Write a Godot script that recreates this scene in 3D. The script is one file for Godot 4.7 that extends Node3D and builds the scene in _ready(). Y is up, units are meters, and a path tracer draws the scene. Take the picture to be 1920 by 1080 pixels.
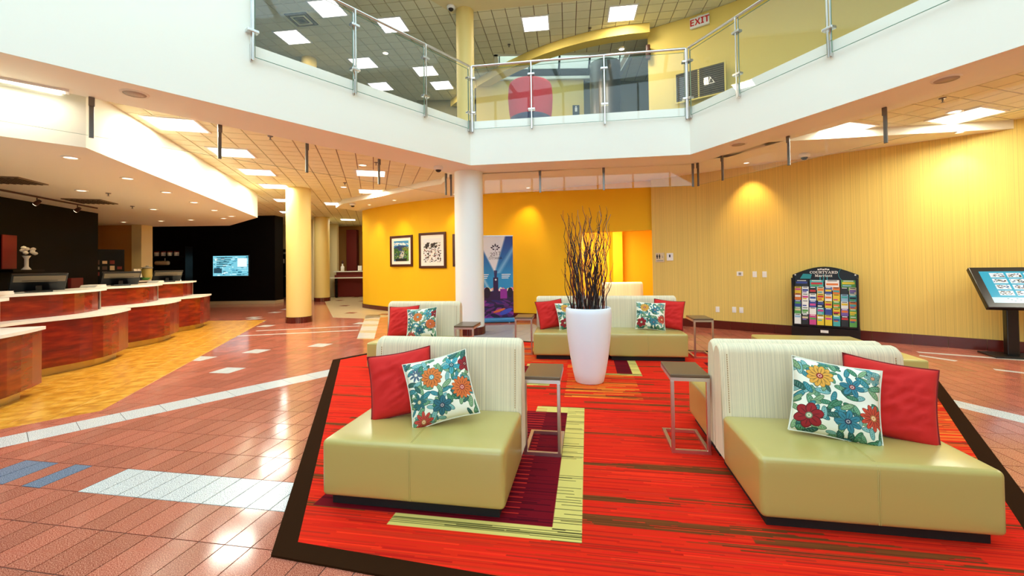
extends Node3D
# A two-storey hotel lobby: camera, light, building shell, furniture, details.
var M := {}
var rng := RandomNumberGenerator.new()
var taken := {}
const NEAR := 0.1

class MB:
	var st := SurfaceTool.new()
	func _init():
		st.begin(Mesh.PRIMITIVE_TRIANGLES)
		st.set_smooth_group(-1)
	func smooth(on: bool):
		st.set_smooth_group(0 if on else -1)
	func tri(a: Vector3, b: Vector3, c: Vector3, ua := Vector2.ZERO, ub := Vector2.ZERO, uc := Vector2.ZERO):
		st.set_uv(ua); st.add_vertex(a)
		st.set_uv(uc); st.add_vertex(c)
		st.set_uv(ub); st.add_vertex(b)
	func quad(a: Vector3, b: Vector3, c: Vector3, d: Vector3, ua := Vector2(0, 1), ub := Vector2(1, 1), uc := Vector2(1, 0), ud := Vector2(0, 0)):
		tri(a, b, c, ua, ub, uc)
		tri(a, c, d, ua, uc, ud)
	func box(c: Vector3, s: Vector3, bs := Basis()):
		var h := s * 0.5
		var p := []
		for i in 8:
			p.append(c + bs * Vector3(h.x if i & 1 else -h.x, h.y if i & 2 else -h.y, h.z if i & 4 else -h.z))
		quad(p[4], p[5], p[7], p[6]); quad(p[1], p[0], p[2], p[3]); quad(p[5], p[1], p[3], p[7])
		quad(p[0], p[4], p[6], p[2]); quad(p[6], p[7], p[3], p[2]); quad(p[0], p[1], p[5], p[4])
	func rbox(c: Vector3, s: Vector3, r: float, n := 1, crown := 0.0, bs := Basis()):
		# box with rounded edges; crown lifts the middle of the top
		var h := s * 0.5
		r = minf(r, minf(h.x, minf(h.y, h.z)) * 0.98)
		smooth(n > 1)
		var axes := [[Vector3.RIGHT, Vector3.UP, Vector3.BACK], [Vector3.LEFT, Vector3.UP, Vector3.FORWARD], [Vector3.UP, Vector3.BACK, Vector3.RIGHT], [Vector3.DOWN, Vector3.BACK, Vector3.LEFT], [Vector3.BACK, Vector3.UP, Vector3.LEFT], [Vector3.FORWARD, Vector3.UP, Vector3.RIGHT]]
		for ax in axes:
			var nn: Vector3 = ax[0]
			var vv: Vector3 = ax[1]
			var uu: Vector3 = vv.cross(nn)
			var hu := absf(h.dot(uu))
			var hv := absf(h.dot(vv))
			var hn := absf(h.dot(nn))
			var cu := steps(hu, r, n, crown > 0.0)
			var cv := steps(hv, r, n, crown > 0.0)
			var g := []
			for j in cv.size():
				var row := []
				for i in cu.size():
					var p: Vector3 = uu * cu[i] + vv * cv[j] + nn * hn
					var q := Vector3(clampf(p.x, -h.x + r, h.x - r), clampf(p.y, -h.y + r, h.y - r), clampf(p.z, -h.z + r, h.z - r))
					var e := p - q
					if e.length() > 1e-6:
						p = q + e.normalized() * r
					if crown > 0.0 and p.y > 0.0:
						p.y += crown * (1.0 - pow(p.x / h.x, 2.0)) * (1.0 - pow(p.z / h.z, 2.0)) * p.y / h.y
					row.append(c + bs * p)
				g.append(row)
			for j in cv.size() - 1:
				for i in cu.size() - 1:
					quad(g[j][i], g[j][i + 1], g[j + 1][i + 1], g[j + 1][i])
		smooth(false)
	func steps(h: float, r: float, n: int, mid: bool) -> Array:
		var o := []
		for i in n + 1:
			o.append(-h + r * (1.0 - cos(PI * 0.5 * i / n)) if n > 1 else -h + r * i)
		if mid:
			for i in range(1, 6):
				o.append(lerpf(-h + r, h - r, i / 6.0))
		for i in n + 1:
			var k := n - i
			o.append(h - (r * (1.0 - cos(PI * 0.5 * k / n)) if n > 1 else r * k))
		return o
	func prism(poly: PackedVector2Array, y0: float, y1: float, uvo := Vector2.ZERO, uvs := Vector2.ONE, c := 1.0, s := 0.0):
		# poly holds x,z
		var pp := poly
		if Geometry2D.is_polygon_clockwise(pp):
			pp = pp.duplicate()
			pp.reverse()
		var t := Geometry2D.triangulate_polygon(pp)
		var f := func(k): return Vector2((c * pp[k].x + s * pp[k].y - uvo.x) / uvs.x, (s * pp[k].x - c * pp[k].y - uvo.y) / uvs.y)
		for i in range(0, t.size(), 3):
			var a := pp[t[i]]
			var b := pp[t[i + 1]]
			var d := pp[t[i + 2]]
			var ka := t[i]
			var kb := t[i + 1]
			var kd := t[i + 2]
			if (b - a).cross(d - a) > 0:
				var w := b; b = d; d = w
				var kw := kb; kb = kd; kd = kw
			tri(Vector3(a.x, y1, a.y), Vector3(b.x, y1, b.y), Vector3(d.x, y1, d.y), f.call(ka), f.call(kb), f.call(kd))
			tri(Vector3(a.x, y0, a.y), Vector3(d.x, y0, d.y), Vector3(b.x, y0, b.y))
		var n := pp.size()
		for i in n:
			var a := pp[i]
			var b := pp[(i + 1) % n]
			quad(Vector3(b.x, y0, b.y), Vector3(a.x, y0, a.y), Vector3(a.x, y1, a.y), Vector3(b.x, y1, b.y))
	func lathe(prof: Array, segs := 32, at := Vector3.ZERO, sharp := false):
		smooth(not sharp)
		for i in prof.size() - 1:
			for k in segs:
				var a := TAU * k / segs
				var b := TAU * (k + 1) / segs
				var p: Vector2 = prof[i]
				var q: Vector2 = prof[i + 1]
				var p0 := at + Vector3(p.x * cos(a), p.y, p.x * sin(a))
				var p1 := at + Vector3(p.x * cos(b), p.y, p.x * sin(b))
				var q0 := at + Vector3(q.x * cos(a), q.y, q.x * sin(a))
				var q1 := at + Vector3(q.x * cos(b), q.y, q.x * sin(b))
				if p.x < 1e-5:
					tri(p0, q0, q1)
				elif q.x < 1e-5:
					tri(p1, p0, q0)
				else:
					quad(p1, p0, q0, q1)
		smooth(false)
	func tube(path: Array, radii, segs := 6, caps := true):
		smooth(true)
		var rings := []
		var n := path.size()
		var up := Vector3.UP
		for i in n:
			var t: Vector3 = (path[mini(i + 1, n - 1)] - path[maxi(i - 1, 0)]).normalized()
			if absf(t.dot(up)) > 0.95:
				up = Vector3.RIGHT if absf(t.x) < 0.9 else Vector3.BACK
			var x := t.cross(up).normalized()
			var y := x.cross(t).normalized()
			up = y
			var r: float = radii[i] if radii is Array else radii
			var ring := []
			for k in segs:
				var a := TAU * k / segs
				ring.append(path[i] + (x * cos(a) + y * sin(a)) * r)
			rings.append(ring)
		for i in n - 1:
			for k in segs:
				var m := (k + 1) % segs
				quad(rings[i][m], rings[i][k], rings[i + 1][k], rings[i + 1][m])
		if caps:
			smooth(false)
			for k in range(1, segs - 1):
				tri(rings[0][0], rings[0][k], rings[0][k + 1])
				tri(rings[n - 1][0], rings[n - 1][k + 1], rings[n - 1][k])
		smooth(false)
	func mesh() -> ArrayMesh:
		st.generate_normals()
		st.index()
		return st.commit()

# ---------- naming, parenting ----------
func numbered(called: String) -> String:
	var k: int = taken.get(called, 0)
	taken[called] = k + 1
	return called if k == 0 else "%s_%03d" % [called, k]

func tag(o: Node, label: String, category := "", group := ""):
	if label: o.set_meta("label", label)
	if category: o.set_meta("category", category)
	if group: o.set_meta("group", group)
	return o

func obj(called: String, mb, m: Material, parent: Node = null) -> MeshInstance3D:
	var o := MeshInstance3D.new()
	o.mesh = mb.mesh() if mb is MB else mb
	o.material_override = m
	if parent == null:
		o.name = numbered(called)
		add_child(o)
	else:
		o.name = called
		parent.add_child(o, true)
	return o

func thing(called: String, label: String, category: String, at := Vector3.ZERO, turn := 0.0, group := "") -> Node3D:
	var o := Node3D.new()
	o.name = numbered(called)
	add_child(o)
	o.position = at
	o.rotation.y = deg_to_rad(turn)
	tag(o, label, category, group)
	return o

func frame(called: String, label := "") -> Node3D:
	var o := Node3D.new()
	o.name = numbered(called)
	o.set_meta("kind", "structure")
	if label: o.set_meta("label", label)
	add_child(o)
	return o

func struct(called: String, mb, m: Material, label := "") -> MeshInstance3D:
	var o := obj(called, mb, m)
	o.set_meta("kind", "structure")
	if label: o.set_meta("label", label)
	return o

func pv(a: Array) -> PackedVector2Array:
	var p := PackedVector2Array()
	for q in a: p.append(Vector2(q[0], q[1]))
	return p

# lobby grid: turned ten degrees, u to the right, v away from the entrance
const GC := 0.984808
const GS := 0.173648
func gw(u: float, v: float) -> Vector2:
	return Vector2(GC * u + GS * v, GS * u - GC * v)

func gpoly(a: Array) -> PackedVector2Array:
	var p := PackedVector2Array()
	for q in a: p.append(gw(q[0], q[1]))
	return p

func band(a: Vector2, b: Vector2, w: float) -> PackedVector2Array:
	var n := (b - a).normalized().orthogonal() * w * 0.5
	return PackedVector2Array([a + n, b + n, b - n, a - n])

func wall_poly(path: PackedVector2Array, thick: float) -> PackedVector2Array:
	# thick is laid to the left-hand side of the path when positive
	var off := PackedVector2Array()
	var n := path.size()
	for i in n:
		var d0 := (path[i] - path[maxi(i - 1, 0)]).normalized()
		var d1 := (path[mini(i + 1, n - 1)] - path[i]).normalized()
		if i == 0: d0 = d1
		if i == n - 1: d1 = d0
		var m := (d0.orthogonal() + d1.orthogonal()).normalized()
		off.append(path[i] + m * thick / maxf(0.3, m.dot(d1.orthogonal())))
	off.reverse()
	var out := path.duplicate()
	out.append_array(off)
	return out

func wall(path: PackedVector2Array, y0: float, y1: float, thick: float) -> MB:
	var mb := MB.new()
	mb.prism(wall_poly(path, thick), y0, y1)
	return mb

func bez(a: Vector2, b: Vector2, c: Vector2, n: int) -> PackedVector2Array:
	var o := PackedVector2Array()
	for i in n + 1:
		var t := float(i) / n
		o.append(a.lerp(b, t).lerp(b.lerp(c, t), t))
	return o

# ---------- materials ----------
func mat(key: String, col: Color, rough := 0.6, metal := 0.0, spec := 0.5) -> StandardMaterial3D:
	var m := StandardMaterial3D.new()
	m.resource_name = key
	m.albedo_color = col
	m.roughness = rough
	m.metallic = metal
	m.metallic_specular = spec
	M[key] = m
	return m

func c8(r: int, g: int, b: int) -> Color:
	return Color(r / 255.0, g / 255.0, b / 255.0)

func noise_tex(freq: float, stops: Array, kind := FastNoiseLite.TYPE_SIMPLEX_SMOOTH, size := 512, sd := 1, octaves := 3) -> NoiseTexture2D:
	var n := FastNoiseLite.new()
	n.noise_type = kind
	n.frequency = freq
	n.seed = sd
	n.fractal_octaves = octaves
	var t := NoiseTexture2D.new()
	t.width = size
	t.height = size
	t.seamless = true
	t.noise = n
	if stops.size():
		var g := Gradient.new()
		g.offsets = PackedFloat32Array(stops.map(func(s): return s[0]))
		g.colors = PackedColorArray(stops.map(func(s): return s[1]))
		t.color_ramp = g
	return t

func tri_tex(m: StandardMaterial3D, t: Texture2D, scale: Vector3, world := true):
	m.albedo_texture = t
	m.uv1_triplanar = true
	m.uv1_world_triplanar = world
	m.uv1_scale = scale
	return m

func granite(key: String, base: Color, dark: Color, light: Color, rough: float, sd: int) -> StandardMaterial3D:
	var m := mat(key, Color.WHITE, rough, 0.0, 0.34)
	return tri_tex(m, noise_tex(0.16, [[0.0, dark], [0.34, dark.lerp(base, 0.7)], [0.5, base], [0.66, base.lerp(light, 0.5)], [1.0, light]], FastNoiseLite.TYPE_SIMPLEX, 512, sd, 2), Vector3(1.6, 1.6, 1.6))

func glow(key: String, col: Color, energy: float) -> StandardMaterial3D:
	var m := mat(key, c8(240, 240, 235), 0.5)
	m.emission_enabled = true
	m.emission = col
	m.emission_energy_multiplier = energy
	return m

func img_mat(key: String, im: Image, rough := 0.6, emit := 0.0) -> StandardMaterial3D:
	var m := mat(key, Color.WHITE if emit == 0.0 else c8(12, 12, 14), rough)
	var t := ImageTexture.create_from_image(im)
	if emit > 0.0:
		m.emission_enabled = true
		m.emission = Color.WHITE
		m.emission_operator = BaseMaterial3D.EMISSION_OP_MULTIPLY
		m.emission_texture = t
		m.emission_energy_multiplier = emit
	else:
		m.albedo_texture = t
	return m

func materials():
	for k in 3:
		var f := 1.0 + 0.07 * (k - 1)
		granite("red_granite_%d" % k, c8(int(178 * f), int(96 * f), int(74 * f)), c8(118, 56, 44), c8(220, 156, 130), 0.12, 3 + k)
	granite("white_granite", c8(214, 214, 208), c8(70, 72, 76), c8(250, 250, 246), 0.2, 9)
	granite("blue_granite", c8(104, 120, 142), c8(48, 58, 76), c8(160, 172, 188), 0.2, 12)
	granite("grey_granite", c8(168, 166, 166), c8(120, 118, 120), c8(205, 203, 200), 0.25, 13)
	granite("beige_granite", c8(186, 168, 128), c8(120, 100, 70), c8(220, 206, 172), 0.35, 14)
	for k in 2:
		var m := mat("amber_tile_%d" % k, Color.WHITE, 0.28)
		tri_tex(m, noise_tex(0.012, [[0.0, c8(168, 106, 24)], [0.4, c8(200, 138, 38)], [0.65, c8(216, 158, 54)], [1.0, c8(228, 178, 84)]], FastNoiseLite.TYPE_SIMPLEX_SMOOTH, 512, 20 + k, 4), Vector3(0.9, 0.9, 0.9))
	mat("grout", c8(96, 78, 70), 0.9)
	mat("amber_grout", c8(232, 196, 130), 0.9)
	mat("white_paint", c8(246, 246, 232), 0.75)
	mat("cream_paint", c8(238, 222, 168), 0.7)
	mat("column_cream", c8(232, 208, 128), 0.55)
	mat("column_white", c8(240, 248, 244), 0.55)
	mat("yellow_wall", c8(250, 196, 8), 0.75)
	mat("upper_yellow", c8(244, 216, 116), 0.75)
	# striped wall covering: fine upright lines
	var im := Image.create(512, 8, false, Image.FORMAT_RGB8)
	rng.seed = 4
	for x in 512:
		var f := rng.randf_range(0.92, 1.05)
		var col := c8(238, 208, 112)
		if rng.randf() < 0.12: f *= 0.9
		for y in 8: im.set_pixel(x, y, Color(col.r * f, col.g * f, col.b * f))
	var sw := img_mat("striped_wallcovering", im, 0.7)
	sw.uv1_scale = Vector3(1, 1, 1)
	var im2 := Image.create(512, 8, false, Image.FORMAT_RGB8)
	for x in 512:
		var f := rng.randf_range(0.85, 1.03)
		for y in 8: im2.set_pixel(x, y, Color(0.95 * f, 0.89 * f, 0.75 * f))
	var bf := img_mat("striped_fabric", im2, 0.85)
	bf.uv1_triplanar = true
	bf.uv1_scale = Vector3(1.3, 1.3, 1.3)
	bf.rim_enabled = true
	bf.rim = 0.2
	var le := mat("cream_leather", c8(186, 168, 94), 0.3)
	le.clearcoat_enabled = true
	le.clearcoat = 0.5
	le.clearcoat_roughness = 0.3
	mat("black_base", c8(16, 14, 14), 0.7)
	mat("steel", c8(214, 212, 210), 0.28, 1.0)
	mat("dark_steel", c8(120, 116, 112), 0.32, 1.0)
	mat("table_top", c8(104, 84, 62), 0.3)
	var wd := mat("cherry_wood", Color.WHITE, 0.25)
	tri_tex(wd, noise_tex(0.02, [[0.0, c8(84, 8, 5)], [0.35, c8(112, 15, 8)], [0.6, c8(130, 24, 10)], [1.0, c8(152, 42, 16)]], FastNoiseLite.TYPE_SIMPLEX_SMOOTH, 512, 50, 4), Vector3(0.25, 1.1, 0.25))
	wd.clearcoat_enabled = true
	wd.clearcoat = 0.4
	wd.clearcoat_roughness = 0.12
	mat("counter_white", c8(242, 240, 230), 0.25)
	mat("toe_kick", c8(190, 170, 120), 0.3, 0.9)
	mat("baseboard_maroon", c8(92, 30, 22), 0.22)
	mat("dark_wall", c8(8, 6, 6), 0.45, 0.0, 0.25)
	mat("dark_gloss", c8(10, 8, 8), 0.35, 0.0, 0.3)
	mat("tan_wall", c8(206, 150, 76), 0.7)
	mat("deep_red", c8(120, 24, 18), 0.5)
	mat("red_cloth", c8(204, 24, 18), 0.85)
	M.red_cloth.rim_enabled = true
	M.red_cloth.rim = 0.15
	mat("red_piping", c8(120, 14, 16), 0.8)
	mat("vase_white", c8(238, 246, 255), 0.35)
	mat("black_plastic", c8(16, 17, 20), 0.3)
	mat("white_plastic", c8(244, 244, 240), 0.4)
	mat("grey_plastic", c8(150, 148, 140), 0.45)
	mat("speaker_grille", c8(196, 186, 172), 0.8)
	mat("vent_metal", c8(120, 104, 84), 0.6)
	mat("vent_dark", c8(60, 50, 38), 0.7)
	mat("ceiling_grid", c8(150, 122, 92), 0.7)
	for k in 2:
		mat("ceiling_tile_%d" % k, c8(240 + 3 * k, 236 + 3 * k, 199 + 3 * k), 0.9)
	var gl := mat("rail_glass", Color(0.86, 0.96, 0.92, 0.05), 0.02)
	gl.transparency = BaseMaterial3D.TRANSPARENCY_ALPHA
	var gl2 := mat("baffle_glass", Color(0.9, 0.95, 0.9, 0.05), 0.02)
	gl2.transparency = BaseMaterial3D.TRANSPARENCY_ALPHA
	var gl3 := mat("window_glass", Color(0.95, 0.98, 1.0, 0.03), 0.02)
	gl3.transparency = BaseMaterial3D.TRANSPARENCY_ALPHA
	mat("glass_edge", c8(96, 140, 116), 0.15)
	mat("mullion", c8(70, 72, 76), 0.4, 0.7)
	glow("troffer_glow", Color(1.0, 0.98, 0.93), 4.0)
	glow("can_glow", Color(1.0, 0.93, 0.78), 5.0)
	mat("exit_red", c8(205, 30, 30), 0.5)
	mat("frame_brown", c8(74, 38, 26), 0.35)
	mat("paper_white", c8(246, 243, 236), 0.8)
	mat("black_ink", c8(18, 18, 22), 0.7)
	mat("navy", c8(22, 24, 66), 0.7)
	var rc := mat("red_chair_fabric", Color.WHITE, 0.9)
	tri_tex(rc, noise_tex(0.2, [[0.0, c8(170, 20, 34)], [1.0, c8(214, 40, 50)]], FastNoiseLite.TYPE_SIMPLEX, 256, 80, 2), Vector3(3, 3, 3), false)
	mat("upper_carpet", c8(78, 90, 104), 0.95)
	mat("grey_green", c8(116, 112, 84), 0.7)
	mat("slab_concrete", c8(170, 166, 158), 0.9)
	mat("pavement", c8(150, 148, 144), 0.9)
	mat("rug_border", c8(48, 27, 13), 0.95, 0.0, 0.1)
	mat("stitch", c8(178, 140, 90), 0.8)

# ---------- tiled surfaces ----------
func seen_size(c: Vector3, area: float) -> float:
	# how large a level piece shows from the entrance, where the photograph was taken
	var d := c - Vector3(0, 1.4, 0)
	if d.z > -1.2 or absf(d.x / -d.z) > 1.25 or d.y / -d.z > 0.66 or d.y / -d.z < -0.78:
		return 0.0
	return area * absf(d.y) / pow(d.length(), 3.0)

func tile_cells(region: PackedVector2Array, holes: Array, origin: Vector2, turn: float, du: float, dv: float, gap: float) -> Array:
	# pieces of a grid inside region and outside holes: [polygon, whole, centre]
	var ca := cos(turn)
	var sa := sin(turn)
	var ax := Vector2(ca, sa)
	var ay := Vector2(-sa, ca)
	var lo := Vector2(1e9, 1e9)
	var hi := -lo
	for p in region:
		var q := p - origin
		var l := Vector2(q.dot(ax), q.dot(ay))
		lo = lo.min(l)
		hi = hi.max(l)
	var boxes := []
	for h in holes:
		var r := Rect2(h[0], Vector2.ZERO)
		for p in h: r = r.expand(p)
		boxes.append(r.grow(0.01))
	var out := []
	for i in range(floori(lo.x / du), ceili(hi.x / du)):
		for j in range(floori(lo.y / dv), ceili(hi.y / dv)):
			var c := origin + ax * (i + 0.5) * du + ay * (j + 0.5) * dv
			var hx := ax * (du - gap) * 0.5
			var hy := ay * (dv - gap) * 0.5
			var cell := PackedVector2Array([c - hx - hy, c + hx - hy, c + hx + hy, c - hx + hy])
			var inside := 0
			for p in cell:
				if Geometry2D.is_point_in_polygon(p, region): inside += 1
			var polys := [cell]
			var whole := inside == 4
			if inside < 4:
				polys = Geometry2D.intersect_polygons(cell, region)
			if polys.is_empty(): continue
			var rc := Rect2(c, Vector2.ZERO).grow(maxf(du, dv) * 0.75)
			for k in holes.size():
				if not rc.intersects(boxes[k]): continue
				var any := false
				var next := []
				for p in polys:
					var cut := Geometry2D.clip_polygons(p, holes[k])
					if cut.size() == 1 and cut[0].size() == p.size() and absf(area_of(cut[0]) - area_of(p)) < 1e-6:
						next.append(p)
						continue
					any = true
					for q in cut:
						if not Geometry2D.is_polygon_clockwise(q): next.append(q)
				polys = next
				if any: whole = false
				if polys.is_empty(): break
			for p in polys:
				if area_of(p) > 0.0004: out.append([p, whole, c, i, j])
	return out

func area_of(p: PackedVector2Array) -> float:
	var a := 0.0
	for i in p.size(): a += p[i].cross(p[(i + 1) % p.size()])
	return absf(a) * 0.5

func lay(parent: Node, called: String, jobs: Array, limit: int, rug: PackedVector2Array):
	# jobs: [cells, materials, chooser, y0, y1, turn, du, dv, gap]; the pieces that show largest become parts, the rest one field per material
	var all := []
	for job in jobs:
		var shared := MB.new()
		shared.box(Vector3(0, (job[3] + job[4]) * 0.5, 0), Vector3(job[6] - job[8], job[4] - job[3], job[7] - job[8]))
		var whole_mesh := shared.mesh()
		for cell in job[0]:
			var k = job[2].call(cell)
			if k < 0: continue
			var cc := Vector2.ZERO
			for p in cell[0]: cc += p
			cc /= cell[0].size()
			var sz := seen_size(Vector3(cc.x, job[3], cc.y), area_of(cell[0]))
			if rug.size() and Geometry2D.is_point_in_polygon(cc, rug): sz = 0.0
			all.append([sz, cell, job, k, whole_mesh])
	all.sort_custom(func(a, b): return a[0] > b[0])
	var rest := {}
	for n in all.size():
		var a = all[n]
		var job = a[2]
		var m: Material = job[1][a[3]]
		if n < limit and a[0] > 0.0:
			var o: MeshInstance3D
			if a[1][1]:
				o = obj(called, a[4], m, parent)
				o.position = Vector3(a[1][2].x, 0, a[1][2].y)
				o.rotation.y = -job[5]
			else:
				var mb := MB.new()
				mb.prism(a[1][0], job[3], job[4])
				obj(called, mb, m, parent)
		else:
			if not rest.has(m): rest[m] = MB.new()
			rest[m].prism(a[1][0], job[3], job[4])
	for m in rest:
		var o := obj(called + "_field", rest[m], m, parent)
		o.set_meta("kind", "stuff")

# ---------- plan of the building ----------
const B := Vector2(-0.76, -8.05)      # atrium corners
const C := Vector2(3.16, -7.47)
const LE := Vector2(-6.9, -0.52)
const RE := Vector2(5.35, -1.70)
const SOFFIT := 3.28
const TILEC := 3.40
const DECK := 4.11
const TOPC := 6.90
const DESKC := 2.75
var void_poly := PackedVector2Array([LE, B, C, RE, Vector2(5.35, 2.7), Vector2(-6.9, 2.7)])
var void_band := PackedVector2Array()
var void_band2 := PackedVector2Array()
var footprint := PackedVector2Array([Vector2(-15.2, 2.5), Vector2(12, 2.5), Vector2(12, -21.5), Vector2(-15.2, -21.5)])
var rug_poly := PackedVector2Array()
var yellow_path := PackedVector2Array()
var right_path := PackedVector2Array([Vector2(3.2, -9.73), Vector2(4.13, -8.98), Vector2(5.35, -7.95), Vector2(6.5, -6.97), Vector2(7.43, -6.17), Vector2(9.2, -4.68), Vector2(9.2, 2.5)])

func grown(p: PackedVector2Array, w: float) -> PackedVector2Array:
	return Geometry2D.offset_polygon(p, w, Geometry2D.JOIN_MITER)[0]

func set_scene():
	var cam := Camera3D.new()
	cam.name = "camera"
	cam.projection = Camera3D.PROJECTION_FRUSTUM
	cam.near = NEAR
	cam.far = 200.0
	cam.size = 1080.0 / 800.0 * NEAR
	cam.frustum_offset = Vector2(0, -58.96 / 800.0 * NEAR)
	cam.position = Vector3(0, 1.4, 0)
	cam.rotation_degrees = Vector3(1.0, 0, -0.8)
	add_child(cam)
	var sky := ProceduralSkyMaterial.new()
	sky.sky_top_color = c8(196, 226, 240)
	sky.sky_horizon_color = c8(226, 244, 248)
	sky.ground_bottom_color = c8(150, 150, 148)
	sky.ground_horizon_color = c8(200, 204, 206)
	sky.sun_angle_max = 1.0
	var e := Environment.new()
	e.background_mode = Environment.BG_SKY
	e.sky = Sky.new()
	e.sky.sky_material = sky
	e.background_energy_multiplier = 3.5
	e.tonemap_mode = Environment.TONE_MAPPER_LINEAR
	e.tonemap_exposure = 1.1
	e.sdfgi_enabled = true
	e.ssao_enabled = true
	e.ssil_enabled = true
	var we := WorldEnvironment.new()
	we.name = "surroundings"
	we.environment = e
	add_child(we)

func area_light(called: String, at: Vector3, size: Vector2, energy: float, col: Color, turn := 0.0, parent: Node = null):
	var l := AreaLight3D.new()
	l.name = called
	l.area_size = size
	l.area_normalize_energy = false
	l.light_energy = energy
	l.light_color = col
	l.shadow_enabled = true
	l.set("area_range", 30.0)
	(parent if parent else self).add_child(l, true)
	l.position = at
	l.rotation = Vector3(-PI / 2, 0, 0)
	return l

func spot(parent: Node, at: Vector3, aim: Vector3, energy: float, angle: float, col := Color(1.0, 0.86, 0.62), size := 0.04):
	var l := SpotLight3D.new()
	l.name = "beam"
	l.light_energy = energy
	l.spot_angle = angle
	l.spot_angle_attenuation = 0.9
	l.spot_range = 30.0
	l.spot_attenuation = 2.0
	l.light_color = col
	l.light_size = size
	l.shadow_enabled = true
	parent.add_child(l, true)
	l.transform = Transform3D(Basis.looking_at(aim, Vector3.UP if absf(aim.normalized().y) < 0.99 else Vector3.RIGHT), at)

# ---------- shell ----------
func shell():
	# floor
	var fl := frame("floor", "polished red granite tile floor with white, blue and amber inlays")
	rug_poly = gpoly([[-1.53, 1.85], [-3.76, 5.82], [-2.61, 7.9], [3.0, 6.84], [4.1, 6.0], [1.76, 1.62]])
	var bed := MB.new()
	bed.prism(footprint, -0.2, -0.004)
	obj("grout_bed", bed, M.grout, fl)
	var ga := deg_to_rad(10)
	var amber := pv([[-4.10, -4.26], [-6.56, -11.39], [-15.1, -11.39], [-15.1, 2.4], [-10.65, 2.4]])
	var strip := band(Vector2(-6.4, -0.85), Vector2(-2.3, -5.82), 0.33)
	var thin := [band(gw(-7.24, 8.33), gw(-5.28, 9.25), 0.1), band(gw(-7.12, 7.67), gw(-4.95, 8.63), 0.1), gpoly([[4.85, 7.40], [5.95, 6.92], [5.90, 6.82], [4.82, 7.30]]), gpoly([[4.72, 7.14], [4.95, 6.80], [4.87, 6.74], [4.66, 7.06]]), gpoly([[5.0, 6.36], [5.75, 5.75], [5.70, 5.66], [4.96, 6.27]])]
	var right_strip := gpoly([[3.28, 5.4], [4.5, 3.1], [4.3, 2.99], [3.08, 5.27]])
	var path := gpoly([[-4.40, 7.60], [-4.04, 7.60], [-5.85, 11.4], [-6.3, 11.4]])
	var grey := gpoly([[-2.5, 9.5], [-1.25, 9.85], [-0.4, 8.0], [-0.9, 7.3], [-2.1, 7.6]])
	var beige := gpoly([[-6.9, 10.7], [-5.9, 10.55], [-5.0, 11.2], [-4.4, 12.0], [-9.0, 19.0], [-12.5, 18.5]])
	var abed := MB.new()
	abed.prism(amber, -0.01, -0.003)
	obj("amber_grout_bed", abed, M.amber_grout, fl)
	var holes := [amber, strip, right_strip, path, grey, beige] + thin
	var o0 := gw(-3.2, 2.2)
	# the grid's second axis runs towards the entrance, so rows are counted back from it
	var field := tile_cells(footprint, holes, o0, ga, 0.152, 0.305, 0.006)
	var dashes := [[-5.98, 5.85], [-4.88, 5.17], [-5.48, 6.25], [-4.78, 6.85], [-9.3, 10.7], [-9.0, 10.2], [-9.9, 12.7], [-9.6, 11.9], [-5.4, 9.6], [-7.6, 9.1], [-8.4, 9.6]]
	var pick := func(cell):
		var q: Vector2 = cell[2] - o0
		var u := q.dot(Vector2(GC, GS))
		var v := q.dot(Vector2(GS, -GC))
		if v > 0 and v < 0.305:
			if u > 0 and u < 1.7: return 3
			if u > -0.93 and u < -0.61 or u > -0.47 and u < -0.3: return 4
		for d in dashes:
			if absf(u - 3.2 - d[0]) < 0.16 and absf(v + 2.2 - d[1]) < 0.155: return 3
		return (cell[3] * 7 + cell[4] * 13 + (cell[3] * cell[4]) % 5) % 3 if true else 0
	var mats := [M.red_granite_0, M.red_granite_1, M.red_granite_2, M.white_granite, M.blue_granite]
	var pick_ok := func(cell): return absi(pick.call(cell))
	var jobs := [[field, mats, pick_ok, -0.012, 0.0, ga, 0.152, 0.305, 0.006]]
	var da := deg_to_rad(-19.5)
	jobs.append([tile_cells(amber, [strip], Vector2(-4.10, -4.26), da, 0.305, 0.305, 0.008), [M.amber_tile_0, M.amber_tile_1], func(c): return absi(c[3] + c[4] * 3) % 2, -0.012, 0.0, da, 0.305, 0.305, 0.008])
	var sa := (Vector2(-2.3, -5.82) - Vector2(-6.4, -0.85)).angle()
	jobs.append([tile_cells(strip, [], Vector2(-6.4, -0.85) + Vector2(0, 1).rotated(sa) * 0.165, sa, 0.30, 0.33, 0.004), [M.white_granite], func(_c): return 0, -0.012, 0.0, sa, 0.30, 0.33, 0.004])
	for t in thin + [right_strip]:
		jobs.append([tile_cells(t, [], o0, ga, 0.305, 0.61, 0.003), [M.white_granite], func(_c): return 0, -0.012, 0.0, ga, 0.305, 0.61, 0.003])
	jobs.append([tile_cells(path, [], o0, ga, 0.305, 0.305, 0.004), [M.white_granite, M.beige_granite], func(c): return 0 if c[4] % 3 else 1, -0.012, 0.0, ga, 0.305, 0.305, 0.004])
	jobs.append([tile_cells(grey, [], o0, ga + 0.4, 0.305, 0.61, 0.006), [M.grey_granite], func(_c): return 0, -0.012, 0.0, ga + 0.4, 0.305, 0.61, 0.006])
	jobs.append([tile_cells(beige, [], o0, ga, 0.305, 0.305, 0.002), [M.beige_granite, M.red_granite_0], func(c): return 1 if (c[3] * 5 + c[4] * 3) % 23 == 0 else 0, -0.012, 0.0, ga, 0.305, 0.305, 0.002])
	lay(fl, "tile", jobs, 290, rug_poly)

	# outer walls and the glazed entrance front behind the camera
	var ow := MB.new()
	ow.box(Vector3(-15.3, 3.45, -9.5), Vector3(0.2, 6.9, 24.2))
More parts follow.
